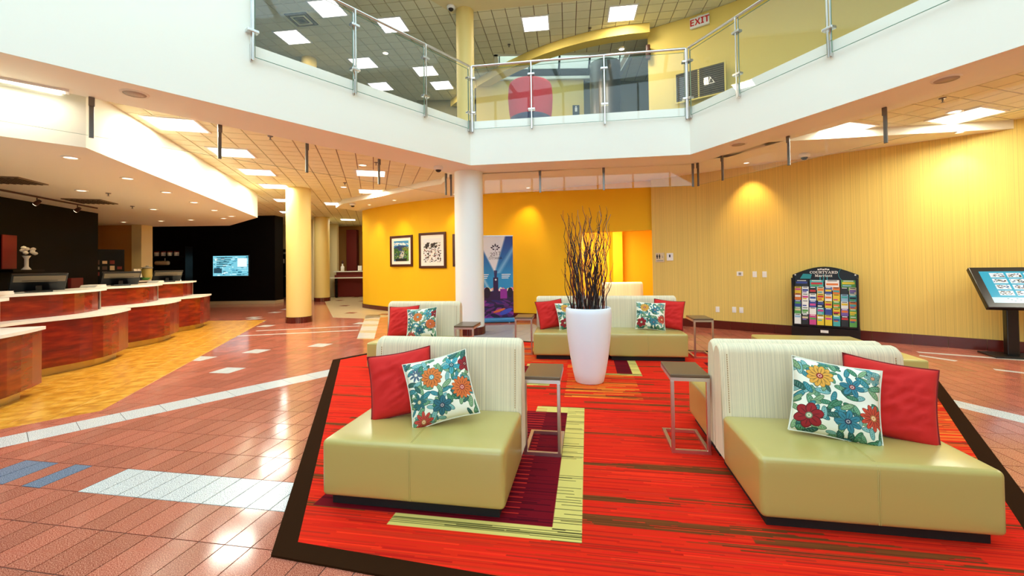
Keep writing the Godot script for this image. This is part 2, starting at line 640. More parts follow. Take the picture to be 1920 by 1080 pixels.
	struct("wall_left", ow, M.tan_wall, "tan outer wall behind the front desk")
	ow = MB.new()
	ow.box(Vector3(-1.6, 3.45, -21.6), Vector3(27.4, 6.9, 0.2))
	struct("wall_back", ow, M.tan_wall, "tan far wall at the back of the lobby")
	ow = MB.new()
	ow.box(Vector3(12.1, 3.45, -9.5), Vector3(0.2, 6.9, 24.2))
	struct("wall_outer", ow, M.tan_wall)
	ow = MB.new()
	ow.box(Vector3(-11.05, 3.45, 2.6), Vector3(8.3, 6.9, 0.2))
	ow.box(Vector3(8.65, 3.45, 2.6), Vector3(6.6, 6.9, 0.2))
	struct("wall_front", ow, M.white_paint, "white wall either side of the glazed entrance front")
	var wn := frame("window_1", "tall glazed entrance front opposite the seating")
	var lowf := MB.new()  # unseen lower front, made solid to lessen light from behind the camera
	lowf.box(Vector3(-4.6, 2.2, 2.6), Vector3(4.6, 4.4, 0.2))
	lowf.box(Vector3(3.05, 2.2, 2.6), Vector3(4.6, 4.4, 0.2))
	lowf.box(Vector3(-0.775, 3.5, 2.6), Vector3(3.05, 1.8, 0.2))
	struct("wall_entrance", lowf, M.white_paint, "unseen white wall around the glass entrance doors, closed in to cut the light")
	var mm := MB.new()
	for k in 9:
		mm.box(Vector3(-6.9 + 12.25 * k / 8.0, 6.6 if k != 4 else 4.4, 2.55), Vector3(0.07, 4.4 if k != 4 else 8.8, 0.12))
	for y in [4.4, 6.6, 8.75]:
		mm.box(Vector3(-0.775, y, 2.55), Vector3(12.2, 0.08, 0.10))
	obj("mullion", mm, M.mullion, wn)
	for k in 8:
		for j in 4:
			var yy = [0.05, 2.6, 4.4, 6.6, 8.75]
			if j == 1 or j == 0 and k != 3 and k != 4: continue
			var pn := MB.new()
			var x0 := -6.9 + 12.25 * k / 8.0 + 0.035
			var x1 := -6.9 + 12.25 * (k + 1) / 8.0 - 0.035
			pn.quad(Vector3(x0, yy[j] + 0.04, 2.55), Vector3(x1, yy[j] + 0.04, 2.55), Vector3(x1, yy[j + 1] - 0.04, 2.55), Vector3(x0, yy[j + 1] - 0.04, 2.55))
			obj("pane", pn, M.window_glass, wn)
	var gd := MB.new()
	gd.box(Vector3(0, -0.15, 22.7), Vector3(80, 0.1, 40))
	struct("ground", gd, M.pavement, "pavement outside the entrance")

	# upper shaft of the atrium with its skylight
	var sh := MB.new()
	var ring := PackedVector2Array([Vector2(5.35, 2.4), RE, C, B, LE, Vector2(-6.9, 2.4)])
	sh.prism(wall_poly(ring, 0.15 if wall_side(ring, 0.15) else -0.15), TOPC, 8.8)
	struct("wall_atrium", sh, M.white_paint, "white upper wall of the atrium below the skylight")
	var sk := frame("window_2", "skylight over the atrium")
	mm = MB.new()
	for k in 7:
		var x := -6.9 + 12.25 * k / 6.0
		mm.box(Vector3(x, 8.85, -2.9), Vector3(0.10, 0.14, 11.0))
	for k in 5:
		mm.box(Vector3(-0.775, 8.85, 2.5 - 2.7 * k), Vector3(12.35, 0.14, 0.10))
	obj("mullion", mm, M.mullion, sk)
	for k in 6:
		for j in 4:
			var pn := MB.new()
			var x0 := -6.9 + 12.25 * k / 6.0 + 0.05
			var x1 := -6.9 + 12.25 * (k + 1) / 6.0 - 0.05
			var z0 := 2.5 - 2.7 * j - 0.05
			var z1 := 2.5 - 2.7 * (j + 1) + 0.05
			pn.quad(Vector3(x0, 8.85, z0), Vector3(x0, 8.85, z1), Vector3(x1, 8.85, z1), Vector3(x1, 8.85, z0))
			obj("pane", pn, M.window_glass, sk)

	# balcony deck: fascia and soffit band round the void, then the slab behind it
	void_band = grown(void_poly, 0.80)
	void_band2 = grown(void_poly, 1.10)
	var inner := PackedVector2Array([LE, B, C, RE])
	var outer := PackedVector2Array()
	for p in inner:
		var best := p
		for q in void_band:
			if q.distance_to(p) < best.distance_to(p) + 0.0 or best == p: best = q
		outer.append(best)
	var side := wall_poly(inner, 0.80)
	if Geometry2D.is_point_in_polygon(side[side.size() - 2], void_poly): side = wall_poly(inner, -0.80)
	var fb := MB.new()
	fb.prism(side, SOFFIT, DECK)
	struct("wall_balcony", fb, M.white_paint, "white balcony front wrapping round the atrium")
	var big := Geometry2D.clip_polygons(footprint, grown(void_poly, 0.79))
	var slab := MB.new()
	for p in big: slab.prism(p, TILEC + 0.03, DECK - 0.02)
	struct("ceiling", slab, M.ceiling_grid, "tiled lobby ceiling below the balcony floor").name = "ceiling"
	var low: Node = get_node("ceiling")
	var deckf := MB.new()
	for p in big: deckf.prism(p, DECK - 0.02, DECK - 0.002)
	struct("floor_upper", deckf, M.upper_carpet, "grey blue carpet of the upper floor")

	# drywall soffits below the tiled ceiling
	yellow_path = bez(Vector2(-5.06, -14.45), Vector2(-3.3, -12.3), Vector2(0.1, -11.1), 10)
	yellow_path.append_array(PackedVector2Array([Vector2(1.70, -10.42)]))
	var so := PackedVector2Array([Vector2(-5.03, -12.76), Vector2(-3.6, -11.57), Vector2(-2.75, -10.85), Vector2(-2.15, -10.26), Vector2(-1.62, -9.9), Vector2(-1.25, -8.86), Vector2(1.2, -8.5), Vector2(3.56, -8.15), Vector2(3.85, -7.4), Vector2(4.10, -6.75), Vector2(6.75, -6.3), Vector2(7.5, -6.2), Vector2(6.6, -7.05), Vector2(3.3, -9.85), Vector2(0.2, -11.25), Vector2(-2.9, -12.6), Vector2(-4.4, -14.0), Vector2(-5.2, -14.6), Vector2(-5.6, -13.6)])
	var sb := MB.new()
	sb.prism(so, SOFFIT, TILEC + 0.03)
	struct("trim_1", sb, M.white_paint, "cream drywall ceiling soffit along the yellow and striped walls")
	# lower ceiling over the front desk, with its bulkhead face
	var desk_c := pv([[-5.10, -4.24], [-4.69, -4.69], [-6.86, -11.51], [-9.0, -13.6], [-15.2, -13.6], [-15.2, 0.4], [-9.9, 0.4]])
	var dc := MB.new()
	dc.prism(desk_c, DESKC, TILEC + 0.03)
	struct("ceiling_desk", dc, M.white_paint, "lower cream ceiling with a bulkhead over the front desk")
	var tiled := tile_cells(footprint, [grown(void_poly, 0.82), so, desk_c, grown(PackedVector2Array([Vector2(0.9, -9.6), Vector2(4.4, -10.0), Vector2(4.4, -13.0), Vector2(0.9, -13.0)]), 0.1)], Vector2(-3.0, -8.29), deg_to_rad(-18), 0.305, 0.305, 0.018)
	lay(low, "ceiling_tile", [[tiled, [M.ceiling_tile_0, M.ceiling_tile_1], func(c): return absi(c[3] + c[4]) % 2, TILEC + 0.008, TILEC + 0.035, deg_to_rad(-18), 0.305, 0.305, 0.018]], 200, PackedVector2Array())

	# upper ceiling with the drywall band round the void
	var hole := Geometry2D.clip_polygons(footprint, void_poly)
	# a light well over the lounge behind the balcony
	var well := pv([[-0.3, -11.2], [3.2, -11.2], [3.2, -12.5], [-0.3, -12.5]])
	var pieces := []
	for p in hole:
		# cut the slab in two so that the well is not a hole inside one outline
		for half in [pv([[-20, 5], [1.4, 5], [1.4, -25], [-20, -25]]), pv([[1.4, 5], [20, 5], [20, -25], [1.4, -25]])]:
			for q in Geometry2D.intersect_polygons(p, half):
				pieces.append_array(Geometry2D.clip_polygons(q, well))
	var uc := MB.new()
	for p in pieces: uc.prism(p, TOPC + 0.03, TOPC + 0.25)
	var ucn := struct("ceiling_upper", uc, M.ceiling_grid, "tiled ceiling of the upper floor")
	var bandp := wall_poly(inner, 1.1)
	if Geometry2D.is_point_in_polygon(bandp[bandp.size() - 2], void_poly): bandp = wall_poly(inner, -1.1)
	var ub := MB.new()
	ub.prism(bandp, TOPC - 0.01, TOPC + 0.05)
	struct("trim_2", ub, M.cream_paint, "smooth plaster border of the upper ceiling")
	var ut := tile_cells(footprint, [grown(void_poly, 1.08), grown(well, 0.05)], Vector2(0.27, -9.40), deg_to_rad(7.5), 0.305, 0.305, 0.018)
	lay(ucn, "ceiling_tile", [[ut, [M.ceiling_tile_0, M.ceiling_tile_1], func(c): return absi(c[3] + c[4] * 2) % 2, TOPC + 0.005, TOPC + 0.035, deg_to_rad(7.5), 0.305, 0.305, 0.018]], 200, PackedVector2Array())
	# sides and glazing of the well
	var ws := MB.new()
	ws.box(Vector3(1.45, 7.5, -12.55), Vector3(3.7, 1.3, 0.1))
	ws.box(Vector3(1.45, 7.9, -11.15), Vector3(3.7, 2.0, 0.1))
	ws.box(Vector3(-0.35, 7.9, -11.85), Vector3(0.1, 2.0, 1.5))
	ws.box(Vector3(3.25, 7.9, -11.85), Vector3(0.1, 2.0, 1.5))
	struct("wall_lightwell", ws, M.white_paint, "white sides of the light well in the upper ceiling")
	var w3 := frame("window_3", "sloping skylight above the upper lounge")
	mm = MB.new()
	for k in 5:
		var x := -0.3 + 3.5 * k / 4.0
		mm.tube([Vector3(x, 6.95, -12.48), Vector3(x, 8.6, -11.25)], 0.03, 6)
	obj("mullion", mm, M.mullion, w3)
	for k in 4:
		var x0 := -0.3 + 3.5 * k / 4.0 + 0.03
		var x1 := -0.3 + 3.5 * (k + 1) / 4.0 - 0.03
		var pn := MB.new()
		pn.quad(Vector3(x0, 6.95, -12.48), Vector3(x1, 6.95, -12.48), Vector3(x1, 8.6, -11.25), Vector3(x0, 8.6, -11.25))
		obj("pane", pn, M.window_glass, w3)

func wall_side(ring: PackedVector2Array, w: float) -> bool:
	var p := wall_poly(ring, w)
	return not Geometry2D.is_point_in_polygon(p[p.size() - 3], void_poly)

func striped_wall(path: PackedVector2Array, y0: float, y1: float, thick: float) -> MB:
	var mb := MB.new()
	var s := 0.0
	for i in path.size() - 1:
		var a := path[i]
		var b := path[i + 1]
		var l := a.distance_to(b)
		var n := (b - a).normalized().orthogonal() * thick
		var f := func(p, y): return Vector3(p.x, y, p.y)
		mb.quad(f.call(a, y0), f.call(b, y0), f.call(b, y1), f.call(a, y1), Vector2(s, 1), Vector2(s + l, 1), Vector2(s + l, 0), Vector2(s, 0))
		mb.quad(f.call(b + n, y0), f.call(a + n, y0), f.call(a + n, y1), f.call(b + n, y1))
		mb.quad(f.call(a, y1), f.call(b, y1), f.call(b + n, y1), f.call(a + n, y1))
		s += l
	return mb

func inner_walls():
	# striped wall on the right
	var rw := striped_wall(right_path, 0.0, TILEC + 0.04, -0.2 if is_behind(right_path, -0.2) else 0.2)
	struct("wall_right", rw, M.striped_wallcovering, "tan wall with fine vertical stripes behind the brochure rack")
	var bb := frame("baseboard_right", "maroon stone baseboard along the striped wall")
	for i in right_path.size() - 2:
		var a := right_path[i]
		var b := right_path[i + 1]
		var n := (b - a).normalized().orthogonal()
		if not is_behind(right_path, 0.2): n = -n
		var cnt := maxi(1, int(round(a.distance_to(b) / 0.44)))
		for k in cnt:
			var p := a.lerp(b, (k + 0.004) / cnt)
			var q := a.lerp(b, (k + 0.996) / cnt)
			var mb := MB.new()
			mb.prism(PackedVector2Array([p, q, q - n * 0.02, p - n * 0.02]), 0.0, 0.17)
			obj("stone_piece", mb, M.baseboard_maroon, bb)
	# yellow wall, curving away to the left, with its doorway to the washrooms
	var tail := PackedVector2Array([Vector2(-5.06, -14.45), Vector2(-5.3, -15.2), Vector2(-5.1, -21.5)])
	tail.reverse()
	var yp := tail.slice(0, 2)
	yp.append_array(yellow_path)
	struct("wall_yellow", wall(yp, 0.0, TILEC + 0.03, 0.18 if is_behind(yp, 0.18) else -0.18), M.yellow_wall, "bright yellow wall curving behind the seating")
	var head := PackedVector2Array([Vector2(1.70, -10.42), Vector2(3.28, -9.79)])
	struct("wall_header", wall(head, 2.14, TILEC + 0.03, 0.18 if is_behind(yp, 0.18) else -0.18), M.yellow_wall, "yellow wall above the washroom doorway")
	var yb := MB.new()
	yb.prism(wall_poly(yp, -0.02 if is_behind(yp, 0.18) else 0.02), 0.0, 0.13)
	struct("baseboard_yellow", yb, M.baseboard_maroon, "maroon baseboard of the yellow wall")
	# recess behind the doorway
	var rc := MB.new()
	rc.box(Vector3(3.1, 1.3, -13.05), Vector3(3.3, 2.6, 0.1))
	rc.box(Vector3(1.5, 1.3, -11.9), Vector3(0.1, 2.6, 2.2))
	rc.box(Vector3(4.75, 1.3, -10.9), Vector3(0.1, 2.6, 4.2))
	rc.prism(pv([[1.45, -10.75], [3.3, -10.0], [4.75, -8.8], [4.75, -13.1], [1.45, -13.1]]), 2.6, 2.7)
	struct("wall_recess", rc, M.yellow_wall, "brightly lit yellow recess behind the doorway")
	rc = MB.new()
	rc.box(Vector3(3.1, 1.3, -12.75), Vector3(0.28, 2.6, 0.5))
	struct("trim_3", rc, M.yellow_wall, "orange yellow pier inside the recess")
	# dark panelled wall behind the desk, television wall, far pieces
	var dw := MB.new()
	dw.prism(wall_poly(pv([[-7.6, -1.3], [-9.25, -7.7], [-9.9, -10.2]]), 0.2), 0.0, DESKC)
	struct("wall_desk", dw, M.dark_wall, "black panelled wall behind the front desk")
	dw = MB.new()
	dw.prism(pv([[-15.2, -13.0], [-11.4, -13.0], [-11.4, -13.2], [-15.2, -13.2]]), 0.0, TILEC + 0.03)
	struct("wall_office", dw, M.tan_wall, "tan wall at the end of the desk area")
	dw = MB.new()
	dw.prism(pv([[-11.55, -12.95], [-11.25, -12.95], [-11.25, -13.35], [-11.55, -13.35]]), 0.0, DESKC)
	struct("trim_4", dw, M.cream_paint, "cream corner post beside the desk area")
	dw = MB.new()
	dw.prism(pv([[-15.2, -16.5], [-9.17, -16.5], [-9.17, -17.1], [-15.2, -17.1]]), 0.12, TILEC + 0.03)
	struct("wall_television", dw, M.dark_wall, "dark panelled wall carrying the television")
	dw = MB.new()
	dw.prism(pv([[-15.2, -16.49], [-9.16, -16.49], [-9.16, -17.11], [-15.2, -17.11]]), 0.0, 0.12)
	struct("baseboard_television", dw, M.beige_granite, "pale stone base of the television wall")
	dw = MB.new()
	dw.box(Vector3(-9.9, 1.715, -20.1), Vector3(3.4, 3.43, 0.2))
	struct("wall_exit", dw, M.cream_paint, "cream wall around the black exit door")
	dw = MB.new()
	dw.box(Vector3(-8.45, 1.715, -18.6), Vector3(0.16, 3.43, 1.2))
	struct("wall_passage", dw, M.cream_paint, "narrow cream wall end between the two columns")
	# solid wall on the upper left, flush with the balcony front
	var ul := PackedVector2Array([Vector2(-3.12, -5.16), Vector2(-6.9, -0.52)])
	var ulw := wall_poly(ul, 0.2)
	if Geometry2D.is_point_in_polygon((ulw[2] + ulw[3]) * 0.5, void_poly): ulw = wall_poly(ul, -0.2)
	var um := MB.new()
	um.prism(ulw, DECK, TOPC)
	struct("wall_upper_left", um, M.white_paint, "plain white wall above the balcony front")
	# upper yellow walls
	var up := PackedVector2Array([Vector2(3.28, -10.0), Vector2(4.1, -9.48), Vector2(4.7, -9.03), Vector2(6.2, -7.7), Vector2(9.2, -4.9), Vector2(9.2, 2.5)])
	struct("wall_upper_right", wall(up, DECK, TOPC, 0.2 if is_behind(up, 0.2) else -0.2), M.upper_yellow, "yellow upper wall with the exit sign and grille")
	var hp := bez(Vector2(3.28, -10.0), Vector2(1.0, -10.2), Vector2(-1.04, -13.2), 10)
	hp.append(Vector2(-2.4, -15.4))
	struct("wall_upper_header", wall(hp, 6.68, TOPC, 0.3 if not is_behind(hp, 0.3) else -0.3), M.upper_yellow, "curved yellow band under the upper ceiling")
	var lw := MB.new()
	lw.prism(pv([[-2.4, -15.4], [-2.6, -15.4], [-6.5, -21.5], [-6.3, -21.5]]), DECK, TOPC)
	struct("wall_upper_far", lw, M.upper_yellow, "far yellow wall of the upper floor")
	lw = MB.new()
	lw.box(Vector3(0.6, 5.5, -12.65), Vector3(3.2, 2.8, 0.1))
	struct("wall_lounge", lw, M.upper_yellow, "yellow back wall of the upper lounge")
	lw = MB.new()
	lw.box(Vector3(3.3, 5.5, -12.9), Vector3(2.4, 2.8, 0.1))
	lw.box(Vector3(-1.9, 5.5, -14.2), Vector3(2.4, 2.8, 0.1))
	struct("wall_lounge_side", lw, M.grey_green, "dull green walls at the sides of the upper lounge")

func is_behind(path: PackedVector2Array, w: float) -> bool:
	# true when the thickness falls away from the seating
	var p := wall_poly(path, w)
	var c := Vector2(0.5, -3.0)
	var mid := path.size() / 2
	return p[p.size() - 1 - mid].distance_to(c) > path[mid].distance_to(c)

# ---------- light fittings ----------
func troffer(x: float, z: float, y: float, turn: float, energy: float, label: String, group: String, col := Color(1.0, 1.0, 0.93)):
	var t := thing("ceiling_light", label, "light", Vector3(x, y, z), turn, group)
	var f := MB.new()
	for s in [-1, 1]:
		f.box(Vector3(0.30 * s, -0.004, 0), Vector3(0.03, 0.02, 0.63))
		f.box(Vector3(0, -0.004, 0.30 * s), Vector3(0.57, 0.02, 0.03))
	obj("frame", f, M.white_plastic, t)
	var d := MB.new()
	d.quad(Vector3(-0.285, -0.004, -0.285), Vector3(0.285, -0.004, -0.285), Vector3(0.285, -0.004, 0.285), Vector3(-0.285, -0.004, 0.285))
	obj("diffuser", d, M.troffer_glow, t)
	area_light("panel_glow", Vector3(0, -0.018, 0), Vector2(0.56, 0.56), energy, col, 0.0, t)

func can_light(x: float, z: float, y: float, r: float, label: String, group: String, energy: float, aim := Vector3(0, -1, 0), angle := 50.0, col := Color(1.0, 0.88, 0.62)):
	var t := thing("recessed_downlight", label, "downlight", Vector3(x, y, z), 0, group)
	var f := MB.new()
	f.lathe([Vector2(r * 0.74, -0.001), Vector2(r * 0.78, -0.012), Vector2(r, -0.012), Vector2(r * 1.02, 0.0)], 20)
	obj("trim_ring", f, M.white_plastic, t)
	var d := MB.new()
	d.lathe([Vector2(0.0, -0.005), Vector2(r * 0.76, -0.004)], 10)
	obj("lamp", d, M.can_glow, t)
	if energy > 0.0:
		spot(t, Vector3(0, -0.03, 0), aim, energy, angle, col, r * 0.6)

func fittings():
	# lower ceiling panels
	var lowp := [[-3.03, -9.20, "bright square ceiling light nearest the white column"], [-3.78, -11.44, "square ceiling light second behind the white column"], [-5.64, -13.62, "square ceiling light between the two cream columns"], [-6.76, -12.77, "square ceiling light beside the end of the desk bulkhead"],
		[-4.84, -7.39, "ceiling light hugging the bulkhead, nearest the entrance"], [-5.32, -8.94, "ceiling light hugging the bulkhead, second from the entrance"], [-5.85, -10.53, "ceiling light hugging the bulkhead, third from the entrance"],
		[-4.63, -5.90, "ceiling light hugging the bulkhead, beside the glass baffle"], [-8.09, -15.53, "square ceiling light near the television wall"], [-7.02, -18.30, "far square ceiling light before the bar"]]
	for a in lowp:
		troffer(a[0], a[1], TILEC + 0.008, 18, 9.0 if a[0] > -4.2 or a[1] < -11.6 else 15.0, a[2], "square lights of the lower ceiling")
	troffer(5.13, -6.55, TILEC + 0.008, 18, 8.0, "square ceiling light over the striped wall, further from the kiosk", "square lights of the lower ceiling")
	troffer(6.44, -6.0, TILEC + 0.008, 18, 8.0, "square ceiling light over the striped wall, nearer the kiosk", "square lights of the lower ceiling")
	troffer(7.8, -4.1, TILEC + 0.008, 18, 15.0, "added unseen ceiling light beyond the right edge, above the kiosk side", "square lights of the lower ceiling")  # added out of view to brighten the striped wall
	troffer(7.3, -2.4, TILEC + 0.008, 18, 15.0, "added unseen ceiling light beyond the right edge, nearest the entrance", "square lights of the lower ceiling")  # second added lamp, also out of view, for the striped wall
	# strip light in the gap between the balcony and the desk bulkhead
	var cs := thing("linear_light", "long strip light above the left end of the desk bulkhead", "light", Vector3(-5.31, SOFFIT - 0.012, -3.79), 44)
	var lm := MB.new()
	lm.box(Vector3(0, 0.0, 0), Vector3(1.9, 0.024, 0.10))
	obj("housing", lm, M.white_plastic, cs)
	lm = MB.new()
	lm.quad(Vector3(-0.92, -0.014, -0.04), Vector3(0.92, -0.014, -0.04), Vector3(0.92, -0.014, 0.04), Vector3(-0.92, -0.014, 0.04))
	obj("diffuser", lm, M.troffer_glow, cs)
	area_light("strip_glow", Vector3(0, -0.02, 0), Vector2(1.8, 0.08), 9.0, Color(1.0, 0.98, 0.9), 0.0, cs)
	# upper ceiling panels
	var upp := [[2.51, -9.33, "upper ceiling light nearest the exit sign"], [0.62, -9.69, "upper ceiling light right of the upper column"], [-5.18, -10.12, "upper ceiling light below the ceiling vent"], [-3.85, -9.0, "upper ceiling light cut by the top of the picture"], [-2.66, -9.66, "upper ceiling light crossed by the handrail"], [-3.95, -11.47, "upper ceiling light beside the small round downlight"], [-2.37, -12.0, "upper ceiling light left of the upper column"], [-2.07, -12.97, "smaller upper ceiling light close to the upper column"], [-3.95, -13.0, "upper ceiling light low behind the glass"]]
	for a in upp:
		troffer(a[0], a[1], TOPC + 0.005, -7.5, 9.0, a[2], "square lights of the upper ceiling", Color(1.0, 0.95, 0.84))
	# downlights over the desk
	var dl := [[-5.26, -5.08], [-7.28, -7.21], [-5.67, -6.29], [-6.06, -7.48], [-8.06, -9.59], [-6.46, -8.67], [-6.91, -9.91], [-9.84, -11.96], [-8.88, -11.80], [-7.79, -11.53], [-7.28, -11.08], [-11.01, -12.09]]
	var said := ["nearest the entrance on the bulkhead side", "in the middle above the monitors", "second from the entrance on the bulkhead side", "third from the entrance on the bulkhead side", "above the shelf niche", "fourth from the entrance on the bulkhead side", "fifth from the entrance on the bulkhead side", "at the back over the niche", "at the back, left of the television", "at the back, above the television", "last on the bulkhead side", "at the back by the cream post"]
	for i in dl.size():
		can_light(dl[i][0], dl[i][1], DESKC, 0.085, "round desk downlight " + said[i], "downlights over the front desk", 0.55, Vector3(0, -1, 0), 55.0)
	# wall washers
	var ww := [[-4.35, -13.05, 1], [-3.35, -12.2, 1], [-1.5, -11.3, 1], [0.42, -10.5, 1], [4.52, -8.15, 0], [6.72, -6.35, 0]]
	var wl := ["at the curved end of the yellow wall", "above the framed pictures", "above the third picture", "right of the banner", "over the striped wall near its light switches", "over the striped wall near the kiosk"]
	for i in ww.size():
		var aim := Vector3(-0.12, -1, -0.32) if ww[i][2] else Vector3(0.22, -1, -0.24)
		can_light(ww[i][0], ww[i][1], SOFFIT, 0.06, "small wall washer " + wl[i], "wall washers", 1.6 if ww[i][2] else 1.8, aim, 38.0, Color(1.0, 0.82, 0.5))
	can_light(-2.94, -8.44, TILEC + 0.008, 0.09, "round downlight in the tiled ceiling near the first baffle clip", "tiled ceiling downlights", 0.8)
	can_light(-4.23, -10.76, TILEC + 0.008, 0.09, "round downlight in the tiled ceiling between two square lights", "tiled ceiling downlights", 0.8)
	can_light(6.10, -5.82, TILEC + 0.008, 0.09, "round downlight in the tiled ceiling above the kiosk", "tiled ceiling downlights", 0.8)
	can_light(-3.2, -10.95, TOPC + 0.005, 0.09, "small round downlight in the upper ceiling", "", 0.6)
	can_light(2.9, -10.9, 6.9, 0.09, "downlight above the dull green lounge wall", "", 0.6)
	# light in the washroom recess
	troffer(2.6, -11.3, 2.598, 0, 26.0, "ceiling light inside the washroom recess", "")
	# vents, speakers, cameras, sprinklers
	var v := thing("ceiling_vent", "square louvred vent in the upper ceiling near the white wall", "vent", Vector3(-4.6, TOPC + 0.004, -9.38), -7.5)
	for k in 4:
		var mb := MB.new()
		var r := 0.28 - 0.065 * k
		for s in [-1, 1]:
			mb.box(Vector3(r * s, -0.008 - 0.01 * k, 0), Vector3(0.03, 0.02, 2 * r + 0.03))
			mb.box(Vector3(0, -0.008 - 0.01 * k, r * s), Vector3(2 * r - 0.03, 0.02, 0.03))
		obj("louvre", mb, M.ceiling_tile_0 if k % 2 == 0 else M.vent_metal, v)
	var bk := MB.new()
	bk.box(Vector3(0, -0.002, 0), Vector3(0.58, 0.006, 0.58))
	obj("backing", bk, M.vent_dark, v)
	var vents := [[-7.44, -6.29, "dark slotted vent in the desk ceiling near the track lights"], [-8.25, -8.35, "dark slotted vent in the desk ceiling before the panelled wall"]]
	for a in vents:
		var t := thing("ceiling_vent", a[2], "vent", Vector3(a[0], DESKC, a[1]), 18, "vents in the desk ceiling")
		var mb := MB.new()
		mb.box(Vector3(0, -0.008, 0), Vector3(0.6, 0.016, 0.6))
		obj("plate", mb, M.vent_metal, t)
		for k in 7:
			mb = MB.new()
			mb.box(Vector3(-0.24 + 0.08 * k, -0.02, 0), Vector3(0.03, 0.012, 0.52))
			obj("slat", mb, M.vent_dark, t)
	for a in [[-4.01, -4.53, "round ceiling speaker under the left balcony"], [4.59, -4.45, "round ceiling speaker under the right balcony"], [3.67, -6.84, "round ceiling speaker close to the right balcony corner"]]:
		var t := thing("ceiling_speaker", a[2], "speaker", Vector3(a[0], SOFFIT, a[1]), 0, "ceiling speakers")
		var mb := MB.new()
		mb.lathe([Vector2(0.0, -0.008), Vector2(0.10, -0.008), Vector2(0.10, 0.0)], 24)
		obj("grille", mb, M.speaker_grille, t)
		mb = MB.new()
		mb.lathe([Vector2(0.10, -0.010), Vector2(0.118, -0.012), Vector2(0.125, 0.0)], 24)
		obj("rim", mb, M.white_paint, t)
	for a in [[-1.38, -8.10, SOFFIT, "small dome camera below the balcony corner by the white column"], [5.19, -7.51, SOFFIT, "dome camera on the soffit of the striped wall"], [-1.22, -8.95, TOPC - 0.01, "dome camera beside the head of the upper column"], [-4.75, -12.75, SOFFIT, "dome camera at the curved end of the yellow wall"]]:
		var t := thing("dome_camera", a[3], "camera", Vector3(a[0], a[2], a[1]), 0, "dome cameras")
		var mb := MB.new()
		mb.lathe([Vector2(0.055, -0.07), Vector2(0.085, -0.06), Vector2(0.09, -0.02), Vector2(0.075, 0.0)], 20)
		obj("housing", mb, M.white_plastic, t)
		mb = MB.new()
		mb.lathe([Vector2(0.0, -0.115), Vector2(0.03, -0.108), Vector2(0.05, -0.09), Vector2(0.056, -0.068)], 16)
		obj("dome", mb, M.black_plastic, t)
	for a in [[-3.67, -6.49, TILEC + 0.008, "sprinkler head in the tiled ceiling, nearest the entrance"], [-2.61, -8.24, TILEC + 0.008, "sprinkler head beside the bright square light"], [-3.99, -10.21, TILEC + 0.008, "sprinkler head between two square lights"], [-1.2, -9.3, SOFFIT, "sprinkler head behind the white column"], [4.57, -7.02, TILEC + 0.008, "sprinkler head by the striped wall soffit"], [5.43, -5.32, TILEC + 0.008, "sprinkler head near the right balcony"], [-8.1, -9.1, DESKC, "sprinkler head in the desk ceiling"], [-7.1, -7.5, DESKC, "sprinkler head in the desk ceiling by a downlight"], [0.0, -10.6, TOPC, "sprinkler head in the upper ceiling beside the upper column"], [1.9, -9.9, TOPC, "sprinkler head in the upper ceiling between two lights"]]:
		var t := thing("sprinkler", a[3], "sprinkler", Vector3(a[0], a[2], a[1]), 0, "sprinkler heads")
		var mb := MB.new()
		mb.lathe([Vector2(0.0, -0.012), Vector2(0.035, -0.012), Vector2(0.04, 0.0)], 12)
		obj("plate", mb, M.dark_steel, t)
		mb = MB.new()
		mb.lathe([Vector2(0.0, -0.058), Vector2(0.022, -0.055), Vector2(0.004, -0.05), Vector2(0.01, -0.03), Vector2(0.01, -0.01)], 10)
		obj("deflector", mb, M.dark_steel, t)
	# track with three spotlights over the black wall
	var tr := thing("track_light", "dark ceiling track with three small spotlights by the black wall", "track light", Vector3(-8.2, DESKC, -7.5), 0)
	var mb := MB.new()
	mb.tube([Vector3(-0.07 + 0.35, -0.02, 2.3), Vector3(-0.75, -0.02, -1.7)], 0.016, 6)
	obj("track", mb, M.frame_brown, tr)
	for k in 3:
		var p := Vector3(0.28, -0.02, 2.3).lerp(Vector3(-0.75, -0.02, -1.7), [0.42, 0.62, 0.86][k])
		mb = MB.new()
		mb.tube([p, p + Vector3(0, -0.08, 0)], 0.008, 6)
		mb.tube([p + Vector3(0.05, -0.07, 0), p + Vector3(-0.03, -0.13, 0)], [0.03, 0.042], 12)
		var h := obj("spotlight_head", mb, M.frame_brown, tr)
		mb = MB.new()
		mb.tube([p + Vector3(-0.031, -0.131, 0), p + Vector3(-0.036, -0.135, 0)], 0.036, 12)
		obj("lens", mb, M.can_glow, h)
		spot(tr, p + Vector3(-0.06, -0.16, 0), Vector3(-0.8, -1.2, -0.1), 0.5, 22.0)

# ---------- columns, railings, baffles ----------
func column(x: float, z: float, r: float, y0: float, y1: float, m: Material, label: String, base: bool):
	var t := thing("column", label, "column", Vector3(x, y0, z))
	var mb := MB.new()
	mb.lathe([Vector2(r, 0.0), Vector2(r, y1 - y0)], 48)
	obj("shaft", mb, m, t)
	if base:
		# the base is a ring of narrow upright stone pieces
		var n := 40
		for k in n:
			var a := TAU * k / n
			mb = MB.new()
			mb.box(Vector3(0, 0.075, r + 0.006), Vector3(TAU * (r + 0.01) / n - 0.006, 0.15, 0.022))
			var o := obj("base_stone", mb, M.baseboard_maroon, t)
			o.rotation.y = a

